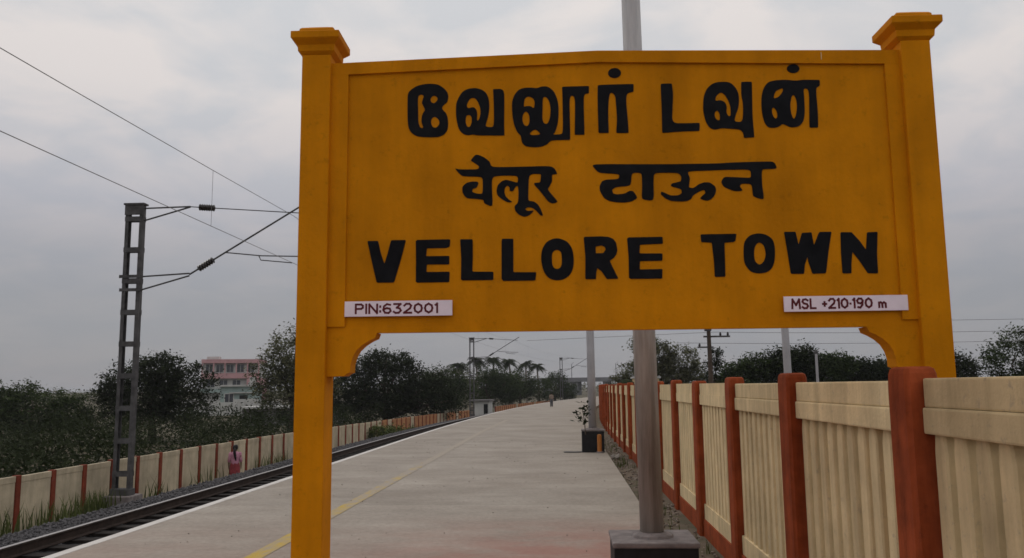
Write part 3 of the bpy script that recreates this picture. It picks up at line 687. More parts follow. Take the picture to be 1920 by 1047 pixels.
# ================================================================== LEFT-HAND FENCE
def lat_left(y): return -11.35 + max(0, min(.35, (y - 20) * .02))
def dip(y): return 0 if y < 30 else -min(.36, (y - 30) * .0078)
pmL = MB().box(-.06, .06, -.075, .075, -.3, 1.395, .012).mesh('fence_post', 'red_far')
SPL = 1.2
def panelL(m):
    return MB().box(-.025, .03, .079, SPL - .079, -.25, 1.25, .006).box(-.045, .04, .079, SPL - .079, 1.2505, 1.375, .006).mesh('fence_panel', m)
pnL, pnO = panelL('cream_far'), panelL('orange_far')
def left_fence(name, label, ya, yb_, orange):
    fl = thing(name, label, 'fence', (lat_left(ya), ya, -1.45))
    y = ya
    while y < yb_:
        X = lat_left(y) + off(y) - lat_left(ya); a = math.atan2(-(lat_left(y + SPL) + off(y + SPL) - lat_left(y) - off(y)), SPL)
        j = random.uniform(-.015, .015)
        put('fence_post', pmL, fl, (X, y - ya, dip(y) + j), a)
        put('fence_panel', pnO if random.random() < orange(y) else pnL, fl, (X, y - ya, dip(y) + random.uniform(-.01, .01)), a)
        y += SPL
left_fence('trackside_fence', 'low cream concrete fence with thin red posts on the far side of the track', 9.65, 76, lambda y: 0 if y < 44 else min(.8, (y - 44) * .06))
left_fence('trackside_fence', 'short faded red fence stretch beyond the white trackside hut', 90, 128, lambda y: .9)

# ================================================================== POLES, MASTS, WIRES
def lamp_post(label, x, y, zb, bw, bh, h, r0, lean, mpole):
    t = thing('lamp_post', label, 'lamp post', (x, y, zb))
    MB().box(-bw / 2, bw / 2, -bw * .46, bw * .46, -.12, bh - .03, .012).build('pedestal', 'pedestal', t)
    MB().box(-bw / 2 - .012, bw / 2 + .012, -bw * .46 - .012, bw * .46 + .012, bh - .0305, bh + .012, .014).lathe([(r0 * 1.9, bh + .005), (r0 * 1.75, bh + .03), (r0 * 1.3, bh + .05)], 0, 0, 14).build('pedestal_cap', 'pedestal_top', t)
    f = lambda z: (lean * (z - bh), 0, z)
    MB().tube([f(bh + .01), f(bh + 1.9), f(bh + 3.4), f(bh + 3.42), f(h - 2), f(h - 1.98), f(h)], [r0 * 1.03, r0, r0 * .98, r0 * .9, r0 * .86, r0 * .7, r0 * .66], 20).build('pole', mpole, t, smooth=False)
    tp = f(h)
    MB().tube([tp, (tp[0] - .1, 0, h + .35), (tp[0] - .9, 0, h + .55), (tp[0] - 1.3, 0, h + .56)], [.035, .03, .03, .028], 8).build('arm', mpole, t)
    MB().box(tp[0] - 1.95, tp[0] - 1.25, -.14, .14, h + .50, h + .62, .03).build('lamp_head', 'steel', t)
    for ob in t.children:
        if ob.name.startswith('pole'):
            ob.data.polygons.foreach_set('use_smooth', [len(p.vertices) == 4 for p in ob.data.polygons])
    return t
lamp_post('grey tubular lamp post rising from a black pedestal behind the name board', .698, 7.02, 0, .655, .42, 7.4, .094, -.009, 'grey_pole')
lamp_post('farther pale grey lamp post on a black pedestal beside the platform edge', .715, 21.5, 0, .56, .55, 7.6, .10, -.004, 'grey_pole2')

# small plant growing on the far pedestal, orange bollard and rubble beside it
pt = thing('potted_plant', 'small dark leaved plant sticking out beside the farther black pedestal', 'plant', (.50, 21.05, 0))
MB().tube([(.02, 0, .45), (0, 0, .8), (-.05, .02, 1.12)], [.014, .011, .006], 6).tube([(0, 0, .75), (-.10, 0, .92)], [.008, .005], 6).build('stem', 'bark', pt)
pp = []
for cx, cz, n_, s_ in ((-.16, .95, 26, .06), (.0, 1.12, 36, .075), (-.03, .82, 14, .06), (.06, .98, 12, .05)):
    pp.append(np.array([cx, 0, cz]) + rng.normal(size=(n_, 3)) * s_)
put('foliage', leaf_mesh('foliage', np.concatenate(pp), .13, 'leaf_dark'), pt)
bo = thing('bollard', 'short orange painted post standing in front of the farther pedestal', 'bollard', (.86, 21.02, 0))
MB().lathe([(.055, 0), (.055, .42), (.045, .45), (.02, .46)], 0, 0, 12).build('shaft', 'orange_post', bo)
MB().lathe([(.10, -.0), (.095, .03), (.06, .04)], 0, 0, 12).build('foot', 'pedestal_top', bo)
rb = MB()
for k in range(9):
    cx, cy, s_ = random.uniform(-.2, .2), random.uniform(-.15, .15), random.uniform(.04, .09)
    rb.tube([(cx - s_, cy, s_ * .4), (cx, cy + .01, s_ * .75), (cx + s_, cy + .02, s_ * .35)], [s_ * .5, s_ * .8, s_ * .45], 6)
tag(rb.build('rubble_heap', 'concrete', None, (1.20, 20.9, -.14)), 'little heap of broken concrete at the foot of the fence by the orange bollard', 'rubble')
mt = MB(); mt.prism([[(-.26, -.10), (-.1, -.17), (.15, -.12), (.24, .0), (.18, .12), (-.03, .08), (-.2, .15), (-.28, .03)]], 0, .012)
o_ = mt.build('floor_rag', 'pedestal', None, (.12, 21.3, .004)); o_.rotation_euler = (R(-90), 0, 0); o_.location = (.24, 21.3, .016)
tag(o_, 'dark flat rag lying on the platform left of the farther pedestal', 'rag')

def mast(label, y, near):
    X0 = -10.78; X = X0 + off(y)
    t = thing('catenary_mast', label, 'catenary mast', (X, y, -.80 - (0 if near else .1)), bend(y), 'masts carrying the overhead line')
    top = 7.13
    MB().box(-.36, .36, -.33, .33, -.75, -.06, .03).build('foundation', 'pedestal_top', t)
    MB().box(-.26, .26, -.13, .13, -.07, .10, .02).build('foot', 'steel', t)
    # two channel uprights
    for s_ in (-1, 1):
        m_ = MB()
        x0, x1 = (.225 * s_, .215 * s_)
        a, b = min(.140 * s_, .225 * s_), max(.140 * s_, .225 * s_)
        web = (.218 * s_, .226 * s_)
        if near:
            z1 = 1.15 if s_ > 0 else .02
            m_.box(min(web), max(web), -.07, .07, 0, top); 
            m_.box(a, b, -.079, -.0705, 0, top); m_.box(a, b, .0705, .079, 0, top)
        else:
            m_.box(a, b, -.075, .075, 0, top)
        m_.build('upright', 'steel', t)
    zz_ = .45
    while zz_ < top - .1:
        hgt = .062
        MB().box(-.232, .232, -.0875, -.0795, zz_ - hgt, zz_ + hgt).build('batten_plate', 'steel', t)
        if near: MB().box(-.232, .232, .0795, .0875, zz_ - hgt, zz_ + hgt).build('batten_plate', 'steel', t)
        zz_ += .79 if near else 1.58
    MB().box(-.265, .265, -.12, .12, top, top + .045).box(-.24, .24, -.0955, -.088, top - .26, top - .001).build('top_plate', 'steel', t)
    # cantilever, local x grows towards the track; z relative to the mast base
    z = lambda a: a + .80
    L_ = lambda x: x - X0
    tr = .021 if near else .03
    MB().tube([(.22, 0, z(6.25)), (L_(-9.36), 0, z(6.27))], tr, 6).tube([(.22, 0, z(5.93)), (L_(-9.36), 0, z(6.26))], tr, 6).build('top_stay', 'steel', t)
    MB().tube([(L_(-9.36), 0, z(6.265)), (L_(-6.45), 0, z(6.03))], .013 if near else .022, 6).build('top_tie', 'steel', t)
    MB().tube([(.22, 0, z(4.50)), (L_(-9.32), 0, z(4.56))], tr, 6).tube([(.22, 0, z(4.16)), (L_(-9.32), 0, z(4.50))], tr, 6).box(-.30, .30, -.105, -.088, z(4.46), z(4.54)).box(-.28, .28, -.105, -.088, z(4.12), z(4.20)).build('lower_stay', 'steel', t)
    MB().tube([(L_(-9.32), 0, z(4.53)), (L_(-6.30), 0, z(6.34))], .023 if near else .03, 8).build('bracket_tube', 'steel', t)
    def ins(a, b):
        a = Vector(a); b = Vector(b); d = b - a; m_ = MB(); pts = []; rd = []
        for q in range(15):
            pts.append(a + d * q / 14); rd.append(.088 if q % 2 else .062)
        rd[0] = rd[-1] = .03
        m_.tube(pts, rd, 10); return m_.build('insulator', 'insulator', t)
    ins((L_(-9.14), 0, z(6.247)), (L_(-8.72), 0, z(6.213)))
    ins((L_(-9.10), 0, z(4.662)), (L_(-8.70), 0, z(4.902)))
    MB().tube([(L_(-8.40), 0, z(5.07)), (L_(-7.5), 0, z(4.97)), (L_(-6.4), 0, z(4.93))], .016 if near else .024, 6).tube([(L_(-7.55), 0, z(4.965)), (L_(-7.5), 0, z(4.86)), (L_(-6.7), 0, z(4.775))], .014 if near else .02, 6).build('registration_arm', 'steel', t)
    return t
MY = (20.0, 77.0, 134.0)
mast('tall dark steel lattice mast with cantilever arm beside the left fence', MY[0], True)
mast('smaller distant steel mast standing beside the white trackside hut', MY[1], False)
mast('farthest tiny steel mast on the left where the line bends away', MY[2], False)

def wire(name, label, pts, r):
    return tag(MB().tube(pts, r, 5).build(name, 'wire'), label, 'wire')
def line_wire(z_sup, sag):
    pts = []; sup = [-37.0, 20.0, 77.0, 134.0, 191.0]
    for a, b in zip(sup, sup[1:]):
        for q in range(12):
            s_ = q / 12; y = a + (b - a) * s_; st = (.18 if sup.index(a) % 2 else -.02); en = (.18 if sup.index(b) % 2 else -.02)
            pts.append((-6.88 + st + (en - st) * s_ + off(y), y, z_sup - sag * (1 - (2 * s_ - 1) ** 2)))
    return pts
cat_pts = line_wire(5.97, .30); con_pts = line_wire(4.78, 0.0)
wire('catenary_wire', 'upper sagging overhead wire crossing the sky at upper left', cat_pts, .0065)
wire('contact_wire', 'lower straight overhead contact wire crossing the sky at left', con_pts, .0065)
dr = MB()
for i in range(8, 30, 3):
    a, b = cat_pts[i], con_pts[i]
    if i % 12: dr.tube([a, (b[0], b[1], b[2])], .004, 4)
tag(dr.build('dropper_wires', 'wire'), 'thin vertical droppers hanging the contact wire from the catenary', 'wire', kind='stuff')

# poles and wires behind the right-hand fence
tp = thing('utility_pole', 'dark utility pole with equipment box on top behind the right fence', 'utility pole', (6.95, 40, -.15))
MB().tube([(0, 0, 0), (.02, 0, 2.4), (0, 0, 4.75)], [.13, .11, .09], 10).build('pole', 'bark', tp)
MB().box(-.18, .12, -.15, .15, 4.35, 4.95, .03).tube([(-.05, 0, 4.95), (-.05, 0, 5.12)], [.05, .03], 6).build('transformer_box', 'steel', tp)
MB().box(-.25, 1.0, -.05, .05, 4.05, 4.13).box(-.55, .2, -.05, .05, 3.55, 3.62).build('cross_arm', 'steel', tp)
MB().lathe([(.04, 4.13), (.06, 4.2), (.03, 4.3)], .55, 0, 8).lathe([(.04, 4.13), (.06, 4.2), (.03, 4.3)], .9, 0, 8).lathe([(.04, 3.62), (.06, 3.69), (.03, 3.77)], -.45, 0, 8).build('insulators', 'insulator', tp)
gp = thing('utility_pole', 'slim grey steel pole with clamp standing just behind the right fence', 'utility pole', (3.98, 15, -.15))
MB().tube([(0, 0, 0), (-.02, 0, 2.2), (-.06, 0, 4.6)], [.075, .068, .058], 12).build('pole', 'grey_pole2', gp, smooth=True)
MB().box(-.22, .13, -.09, .09, 2.98, 3.08, .01).box(-.12, .03, -.085, .085, 2.86, 2.94, .01).build('clamp', 'steel', gp)
tq = thing('utility_pole', 'thin short post beside the hedge right of the slim grey pole', 'utility pole', (8.05, 27, -.15))
MB().tube([(0, 0, 0), (0, 0, 2.75)], [.05, .04], 8).build('pole', 'grey_pole2', tq)
MB().lathe([(.045, 2.75), (.065, 2.78), (.05, 2.84), (.01, 2.87)], 0, 0, 8).build('finial', 'steel', tq)
far_p = thing('utility_pole', 'utility pole at the far right edge carrying the cross wires', 'utility pole', (36, 44, -.15))
MB().tube([(0, 0, 0), (0, 0, 5.8)], [.13, .09], 8).build('pole', 'bark', far_p)
MB().box(-.6, .6, -.05, .05, 5.0, 5.08).box(-.6, .6, -.05, .05, 4.4, 4.48).build('cross_arm', 'steel', far_p)
for i, (za, zb_, lab) in enumerate(((4.75, 5.1, 'topmost thin wire crossing behind the board to the right pole'), (4.15, 4.55, 'middle thin wire crossing behind the board to the right pole'), (3.62, 4.1, 'lowest thin wire crossing above the right hedge'))):
    pts = []
    for q in range(13):
        s_ = q / 12; pts.append((7.2 + (36 - 7.2) * s_, 40 + 4 * s_, za + (zb_ - za) * s_ - .9 * s_ * (1 - s_)))
    pts = [(-2.0 if i < 2 else 5.5, 46 if i < 2 else 40.2, za + .05)] + pts
    wire('cross_wire', lab, pts, .010)

# ================================================================== TREES AND SCRUB
def crown_pts(lobes, clumps, per, spread, rg):
    """lobes: (cx, cy, cz, rx, ry, rz); clumps sit mostly near the lobe surfaces so the outline stays ragged"""
    vol = np.array([l[3] * l[4] * l[5] for l in lobes]) ** .75; vol /= vol.sum()
    out = []
    for _ in range(clumps):
        l = lobes[rg.choice(len(lobes), p=vol)]
        d = rg.normal(size=3); d /= np.linalg.norm(d); r = rg.uniform(.35, 1.05) ** .6
        c = np.array(l[:3]) + d * np.array(l[3:]) * r
        s = spread * rg.uniform(.5, 1.4)
        out.append(c + rg.normal(size=(int(per * rg.uniform(.5, 1.5)), 3)) * np.array([s, s, s * .7]))
    return np.concatenate(out)
def tree(label, x, y, zg, lobes, clumps=260, per=34, spread=.28, leaf=.20, material='leaf_mid', trunk=.16, bark='bark', name='tree', group=None, seed=1):
    rg = np.random.default_rng(seed)
    t = thing(name, label, 'tree', (x, y, zg), 0, group)
    zc = min(l[2] - l[5] * .6 for l in lobes); zc = max(zc, .5)
    m_ = MB(); fx = rg.uniform(-.15, .15)
    m_.tube([(0, 0, -.1), (fx * .5, 0, zc * .5), (fx, .05, zc)], [trunk * 1.25, trunk, trunk * .85], 9)
    for l in lobes:
        e = Vector((l[0], l[1], l[2] + l[5] * .35)); s_ = Vector((fx, .05, zc * .9)); md = s_.lerp(e, .5) + Vector((rg.uniform(-.3, .3), rg.uniform(-.3, .3), .15))
        m_.tube([s_, md, e], [trunk * .6, trunk * .38, trunk * .12], 6)
        for _ in range(3):
            d = rg.normal(size=3); d /= np.linalg.norm(d); e2 = Vector((l[0] + d[0] * l[3] * .8, l[1] + d[1] * l[4] * .8, l[2] + d[2] * l[5] * .8))
            m_.tube([md, md.lerp(e2, .5) + Vector((0, 0, .1)), e2], [trunk * .3, trunk * .2, trunk * .06], 5)
    m_.build('trunk', bark, t)
    p = crown_pts(lobes, clumps, per, spread, rg); p = p[p[:, 2] > .12]
    put('crown', leaf_mesh('crown', p, leaf, material, rg=rg), t)
    return t

# left background
tree('broad dark tree behind the tall steel mast at left', -25.2, 50, -1.45, [(-.6, 0, 3.0, 2.6, 2.2, 2.1), (1.8, .3, 2.9, 2.0, 1.8, 1.9), (-2.6, 0, 2.5, 1.3, 1.3, 1.3), (.4, -.5, 4.2, 1.8, 1.5, 1.1)], 620, 40, .27, .20, 'leaf_dark', .22, seed=11)
tree('low dark tree at the far left edge behind the fence', -33, 50, -1.45, [(0, 0, 2.0, 2.6, 2, 1.6), (-2.5, 0, 2.2, 2, 2, 1.5), (2.2, 0, 1.7, 1.6, 1.5, 1.2)], 420, 38, .28, .2, 'leaf_mid', .18, seed=12)
tree('dark roadside tree outside the far left of the picture', -42, 52, -1.45, [(0, 0, 3.0, 3, 2.4, 2.2), (2, 0, 2.2, 2.2, 2, 1.6)], 260, 36, .3, .22, 'leaf_dark', .2, seed=13)
tree('tall olive tree with loose crown half hidden by the left board post', -17.9, 54, -1.45, [(.2, 0, 5.4, 2.0, 1.9, 1.7), (-1.4, .2, 4.4, 1.5, 1.4, 1.3), (1.5, 0, 4.0, 1.8, 1.6, 1.7), (-.4, 0, 3.0, 2.2, 1.8, 1.5), (1.0, 0, 6.3, 1.2, 1.1, .9)], 520, 36, .26, .19, 'leaf_olive', .24, seed=14)
tree('huge dark spreading tree right of the left board post', -14.2, 66, -1.45, [(0, 0, 3.4, 3.6, 2.8, 2.4), (-3.2, 0, 2.8, 2.4, 2.2, 2.2), (3.0, 0, 2.6, 2.6, 2.2, 1.9), (0, -.3, 5.0, 2.5, 2.0, 1.0), (4.6, .4, 1.6, 1.4, 1.4, 1.1), (-1, -1, 1.6, 4, 1.5, 1.3)], 980, 42, .30, .22, 'leaf_dark', .35, seed=15)
tree('mid green bushy tree between the huge dark tree and the distant mast', -13.5, 92, -1.45, [(0, 0, 3.2, 2.6, 2, 2.2), (2.0, 0, 2.6, 2, 2, 1.8)], 320, 36, .3, .24, 'leaf_mid', .2, seed=16)
tree('dense green tree just right of the distant mast', -9.6, 104, -1.45, [(0, 0, 3.2, 2.2, 2, 2.3), (2.4, 0, 3.0, 2.2, 2, 2.0), (1, 0, 4.4, 1.4, 1.3, 1.0)], 380, 36, .3, .25, 'leaf_mid', .2, seed=17)
tree('rounded green tree at the end of the faded red fence', -6.4, 122, -1.45, [(0, 0, 3.4, 2.4, 2, 2.2), (2.6, 0, 2.6, 2.2, 2, 1.8), (-1.6, 0, 2.4, 1.6, 1.6, 1.6)], 340, 34, .32, .27, 'leaf_mid', .2, seed=18)
tree('last small tree on the left before the far road bridge', -1.6, 150, -1.45, [(0, 0, 3.2, 2.4, 2.0, 2.4), (2.2, 0, 2.2, 2.0, 2.0, 1.7)], 260, 32, .34, .3, 'leaf_mid', .2, seed=19)
tree('broad grey green tree mass far behind the palms', -20, 150, -1.45, [(0, 0, 4, 5, 3, 3), (6, 0, 3.4, 4, 3, 2.6), (-6, 0, 3.4, 4, 3, 2.6), (11, 3, 3, 3.4, 3, 2.4)], 520, 36, .45, .36, 'leaf_olive', .3, seed=20)

def palm(label, x, y, h, seed):
    rg = np.random.default_rng(seed); t = thing('palm_tree', label, 'palm tree', (x, y, -1.45), 0, 'coconut palms in the distance')
    ln = rg.uniform(-.5, .5)
    MB().tube([(0, 0, -.1), (ln * .3, 0, h * .5), (ln, 0, h)], [.2, .15, .12], 8).build('trunk', 'bark_pale', t)
    vs = []; fs = []
    for k in range(26):
        a = k * 2.399 + rg.uniform(-.2, .2); el = rg.uniform(-.25, 1.15); L_ = rg.uniform(1.5, 2.1)
        d = np.array([math.cos(a), math.sin(a), 0.0]); s = np.array([-math.sin(a), math.cos(a), 0.0]); p = np.array([ln, 0, h]); prev = p
        for q in range(1, 10):
            tt = q / 9; pos = p + d * L_ * tt * math.cos(el * .8) + np.array([0, 0, L_ * (tt * math.sin(el) - .75 * tt * tt)])
            w = .62 * math.sin(math.pi * min(1, tt * .85 + .12))
            for sg in (-1, 1):
                o = len(vs); tip = pos + s * sg * w + d * .18 + np.array([0, 0, -w * .45])
                vs += [tuple(prev), tuple(pos), tuple(tip)]; fs.append((o, o + 1, o + 2))
            prev = pos
    MB().add(vs, fs).build('crown', 'leaf_dark', t)
palm('leftmost coconut palm just above the huge dark tree edge', -14.6, 112, 6.0, 31)
palm('tall coconut palm left of the distant mast top', -12.3, 120, 7.0, 32)
palm('coconut palm directly behind the distant mast', -10.4, 124, 7.2, 33)
palm('coconut palm right of the distant mast', -7.9, 128, 7.0, 34)
palm('pair palm standing nearer to the far bridge, left one', -6.2, 140, 7.0, 35)
palm('pair palm standing nearer to the far bridge, right one', -4.2, 142, 6.6, 36)

# right background
tree('loose feathery tree behind the grey lamp post', 7.0, 62, -.15, [(.0, 0, 3.9, 1.6, 1.4, 1.2), (1.6, 0, 3.4, 1.6, 1.4, 1.3), (-1.5, 0, 2.6, 1.6, 1.4, 1.1), (-.9, 0, 4.7, 1.1, 1.0, .7), (2.4, 0, 2.4, 1.1, 1.0, 1.0), (-2.7, .3, 1.9, 1.1, 1.0, .8), (.8, 0, 2.2, 1.9, 1.3, 1.2)], 820, 34, .20, .17, 'leaf_olive', .16, seed=41)
tree('small slender tree growing around the dark utility pole foot', 7.3, 41.5, -.15, [(0, 0, 2.75, .42, .4, .5), (.25, 0, 3.3, .32, .3, .3), (-.05, 0, 2.1, .3, .3, .3)], 60, 26, .12, .13, 'leaf_dark', .06, seed=42)
for k, (x, y, lob, lab, mt_) in enumerate((
    (10.4, 50, [(0, 0, 2.1, 1.2, 1.1, 1.0), (1.1, 0, 2.7, 1.1, 1.0, .9), (-1.0, 0, 1.5, .9, .9, .7)], 'leftmost green bushy tree of the row above the right fence', 'leaf_mid'),
    (13.1, 50, [(0, 0, 2.7, 1.5, 1.2, 1.2), (.9, 0, 3.2, 1.0, 1.0, .8)], 'tallest bushy tree of the row above the right fence', 'leaf_dark'),
    (15.6, 51, [(0, 0, 2.4, 1.5, 1.2, 1.1), (.9, 0, 2.9, .9, .9, .6)], 'middle bushy tree right of the slim grey pole', 'leaf_mid'),
    (18.0, 52, [(0, 0, 2.3, 1.5, 1.2, .95), (1.2, 0, 2.2, 1.2, 1.1, .9)], 'lower bushy tree left of the right bracket', 'leaf_dark'),
    (20.7, 52, [(0, 0, 2.3, 1.6, 1.2, .95), (1.0, 0, 2.6, 1.1, 1.0, .75)], 'bushy tree beside the curved right bracket', 'leaf_mid'),
    (24.0, 54, [(0, 0, 2.5, 2.0, 1.4, 1.2)], 'bushy tree hidden behind the right board post', 'leaf_dark'),
    (28.5, 54, [(0, 0, 3.2, 2.2, 1.6, 1.9), (1.8, 0, 2.4, 1.5, 1.2, 1.2)], 'green tree right of the board beyond the fence', 'leaf_mid'))):
    tree(lab, x, y, -.15, lob, 330, 36, .24, .19, mt_, .12, group='row of trees above the right fence', seed=50 + k)

# scrub thicket behind the left fence: one tangled mass
rg = np.random.default_rng(5); P = []
for _ in range(1600):
    y = 13 + 44 * rg.uniform(0, 1) ** 1.1; x = -12.3 - rg.uniform(0, 1) ** 1.3 * (6 + y * .55)
    hmax = .9 + .9 * (math.sin(x * .9 + 1.3) * math.cos(y * .55) * .5 + .5) + .018 * max(0, y - 20)
    zc = -1.45 + hmax * rg.uniform(.25, 1.0)
    P.append(np.array([x, y, zc]) + rg.normal(size=(int(rg.uniform(24, 62)), 3)) * np.array([.34, .34, .24]))
P = np.concatenate(P); P = P[P[:, 2] > -1.42]; P = P[P[:, 0] < -11.75]
half = rg.random(len(P)) < .0
put('scrub_thicket', leaf_mesh('scrub_thicket', P, .14, 'leaf_scrub', rg=rg))
tag(bpy.data.objects['scrub_thicket'], 'dense tangled dark green scrub behind the left fence', 'scrub', kind='stuff')
P2 = P[rg.random(len(P)) < .34] + rg.normal(size=3) * .05
ob = put('dry_brush', leaf_mesh('dry_brush', P2 + rg.normal(size=P2.shape) * .12, .19, 'leaf_dark', up=.1, aspect=.35, rg=rg))
tag(ob, 'darker dry brush tangled through the scrub behind the left fence', 'scrub', kind='stuff')

# weeds and grass tufts at the foot of the fences
def blades(P, hmin, hmax, w, rg):
    V = []; F = []
    for p in P:
        h = rg.uniform(hmin, hmax); a = rg.uniform(0, 6.28); l = rg.uniform(.05, .45) * h; d = np.array([math.cos(a), math.sin(a), 0]); s = np.array([-d[1], d[0], 0]) * w * rg.uniform(.6, 1.3)
        m_ = p + d * l * .35 + np.array([0, 0, h * .6]); tp_ = p + d * l + np.array([0, 0, h]); o = len(V)
        V += [p - s, p + s, m_ + s * .8, m_ - s * .8, tp_]; F += [(o, o + 1, o + 2), (o, o + 2, o + 3), (o + 3, o + 2, o + 4)]
    return np.array(V), np.array(F).reshape(-1)
rg = np.random.default_rng(9)
pts = []
for cx, cy, n_, s_, z0 in ((-10.75, 18.3, 130, .45, -1.35), (-10.9, 19.2, 130, .35, -1.38), (-10.7, 17.2, 90, .5, -1.35), (-10.9, 16.0, 70, .5, -1.35), (-10.8, 21.6, 40, .3, -1.35), (-10.8, 31.5, 60, .5, -1.38), (-10.8, 34, 50, .6, -1.38), (-10.9, 14, 60, .6, -1.35), (-10.8, 25, 40, .6, -1.38), (-10.8, 29.6, 50, .3, -1.38)):
    q = np.array([cx, cy, z0]) + rg.normal(size=(n_, 3)) * np.array([.16, s_, 0]); pts.append(q)
V_, F_ = blades(np.concatenate(pts), .25, .85, .017, rg)
tag(put('weeds', raw_mesh('weeds', V_, F_, 'grass')), 'ragged weeds and grass along the foot of the left fence', 'weeds', kind='stuff')
pts = []
for k in range(46):
    cy = rg.uniform(5.5, 26); cx = rg.uniform(1.12, 1.52)
    pts.append(np.array([cx, cy, -.146]) + rg.normal(size=(int(rg.uniform(4, 16)), 3)) * np.array([.05, .09, 0]))
V_, F_ = blades(np.concatenate(pts), .05, .20, .007, rg)
tag(put('verge_weeds', raw_mesh('verge_weeds', V_, F_, 'grass')), 'sparse weeds in the dirt strip below the right fence', 'weeds', kind='stuff')
for k, (x, y, r, lab) in enumerate(((-10.35, 45.5, .75, 'green bush in front of the left fence, nearest to the board post'), (-10.3, 48.2, .62, 'second green bush in front of the left fence'), (-10.2, 52.5, .45, 'small green bush farthest along the left fence'))):
    t = thing('shrub', lab, 'shrub', (x + off(y), y, -1.5), 0, 'bushes in front of the left fence')
    MB().tube([(0, 0, 0), (.03, 0, r)], [.04, .02], 6).tube([(0, 0, .1), (.25, .2, r * .9)], [.03, .01], 5).build('stem', 'bark', t)
    rg2 = np.random.default_rng(80 + k)
    put('foliage', leaf_mesh('foliage', crown_pts([(0, 0, r * .85, r, r * 1.4, r * .75)], 70, 26, .13, rg2), .15, 'grass', rg=rg2), t)

# loose grit on the platform and rubble in the dirt strip
def scatter(n, xa, xb, ya, yb_, z, smin, smax, p=1.6):
    V, F = stones(n, xa, xb, ya, yb_, lambda x: z, smin, smax); return V, F
V_, F_ = scatter(1500, 1.10, 1.58, 5.5, 30, -.150, .008, .030)
tag(put('verge_rubble', raw_mesh('verge_rubble', V_, F_, 'rubble')), 'scattered stones and rubble in the dirt strip below the right fence', 'rubble', kind='stuff')
V_, F_ = scatter(420, -4.6, .95, 6.8, 26, .001, .003, .010)
tag(put('platform_grit', raw_mesh('platform_grit', V_, F_, 'rubble')), 'loose grit and crumbs scattered over the platform', 'grit', kind='stuff')

# ================================================================== BUILDINGS
def window(t, x0, x1, z0, z1, y, frame='offwhite'):
    w = MB().box(x0, x1, y - .06, y - .002, z0, z1).build('window', 'glass', t)
    f = MB(); e = .09
    f.box(x0 - e, x1 + e, y - .12, y - .0, z1, z1 + e).box(x0 - e, x1 + e, y - .12, y - .0, z0 - e, z0).box(x0 - e, x0, y - .12, y, z0, z1).box(x1, x1 + e, y - .12, y, z0, z1)
    f.box((x0 + x1) / 2 - .03, (x0 + x1) / 2 + .03, y - .10, y - .0605, z0, z1)
    f.build('frame', frame, w)
b = thing('apartment_building', 'three storey pink and white apartment building behind the left trees', 'building', (-61.2, 150, -1.45), R(12))
MB().box(-5.0, 4.9, 0, 9, 0, 8.2).build('wall', 'offwhite', b)
MB().box(-5.15, 5.05, -.9, 9.1, 8.0, 8.7).build('roof_slab', 'pink', b)
MB().box(-5.15, 5.05, -.9, -.02, 5.2, 6.15).build('balcony_band', 'pink', b)
MB().box(-5.15, 5.05, -.9, -.02, 2.6, 3.3).build('balcony_band', 'teal', b)
MB().box(3.0, 5.6, -1.3, 6, 0, 5.2).build('stair_wing', 'pink', b)
for k in range(5):
    window(b, -4.5 + k * 1.85, -3.3 + k * 1.85, 6.35, 7.75, 0)
for k in range(3):
    window(b, -4.3 + k * 2.3, -2.9 + k * 2.3, 3.6, 4.9, 0)
for k in range(6): MB().box(-5.1 + k * 2.0, -4.9 + k * 2.0, -.85, -.65, 6.1, 8.0).build('column', 'pink', b)
MB().box(-4.8, -2.6, 2, 4, 8.7, 9.3).build('water_tank', 'offwhite', b)
for k in range(2): window(b, 3.4 + k * 1.0, 4.0 + k * 1.0, 3.2, 4.4, -1.3)
h = thing('small_house', 'low pale green house with dark doorway in front of the pink building', 'house', (-48.6, 122, -1.45), R(8))
MB().box(-2.6, 2.4, 0, 5, 0, 3.6).build('wall', 'teal', h)
MB().box(-2.9, 2.7, -.5, 5.2, 3.6, 3.85).build('roof', 'offwhite', h)
MB().box(.2, 1.4, -.03, .02, 0, 2.3).build('door', 'dark_open', h)
window(h, -1.9, -.7, 1.2, 2.5, 0); MB().box(-1.2, 2.2, -.5, -.02, 2.6, 2.75).build('canopy', 'offwhite', h)
MB().box(1.6, 2.3, 0, 1.0, 3.85, 5.0).build('stair_head', 'offwhite', h)
w = thing('compound_wall', 'broken white compound wall below the pink building', 'wall', (-42, 100, -1.45), R(4))
for k in range(9):
    MB().box(-6 + k * 1.5, -4.56 + k * 1.5, 0, .2, 0, 1.9 + random.uniform(-.35, .45)).build('wall_panel', 'offwhite', w)
lh = thing('shed', 'long low shed with pale flat roof edge left of the board post', 'shed', (-24.6, 72, -1.45), R(3))
MB().box(-3.6, 4.4, 0, 5, 0, 1.45).build('wall', 'roof_grey', lh)
MB().box(-3.8, 4.6, -.5, 5.3, 1.45, 1.62).build('roof', 'offwhite', lh)
for k in range(3): MB().box(-2.8 + k * 2.4, -1.7 + k * 2.4, -.04, .03, .2, 1.2).build('opening', 'dark_open', lh)
hut = thing('trackside_hut', 'small white trackside hut with dark doorway at the foot of the distant mast', 'hut', (-8.2, 80.5, -1.3), R(-6))
MB().box(-.55, 1.0, 0, 1.6, 0, 1.62).build('wall', 'offwhite', hut)
MB().box(-.95, 1.15, -.25, 1.8, 1.62, 1.76).build('roof', 'roof_grey', hut)
MB().box(.45, .85, -.03, .02, .35, 1.35).build('door', 'dark_open', hut)
MB().box(-1.0, -.56, .1, 1.2, 0, 1.1).build('lean_to', 'bark_pale', hut)
cb = thing('cream_hut', 'small cream flat roofed hut peeking over the right fence beside the lamp post', 'hut', (5.3, 52, -.15))
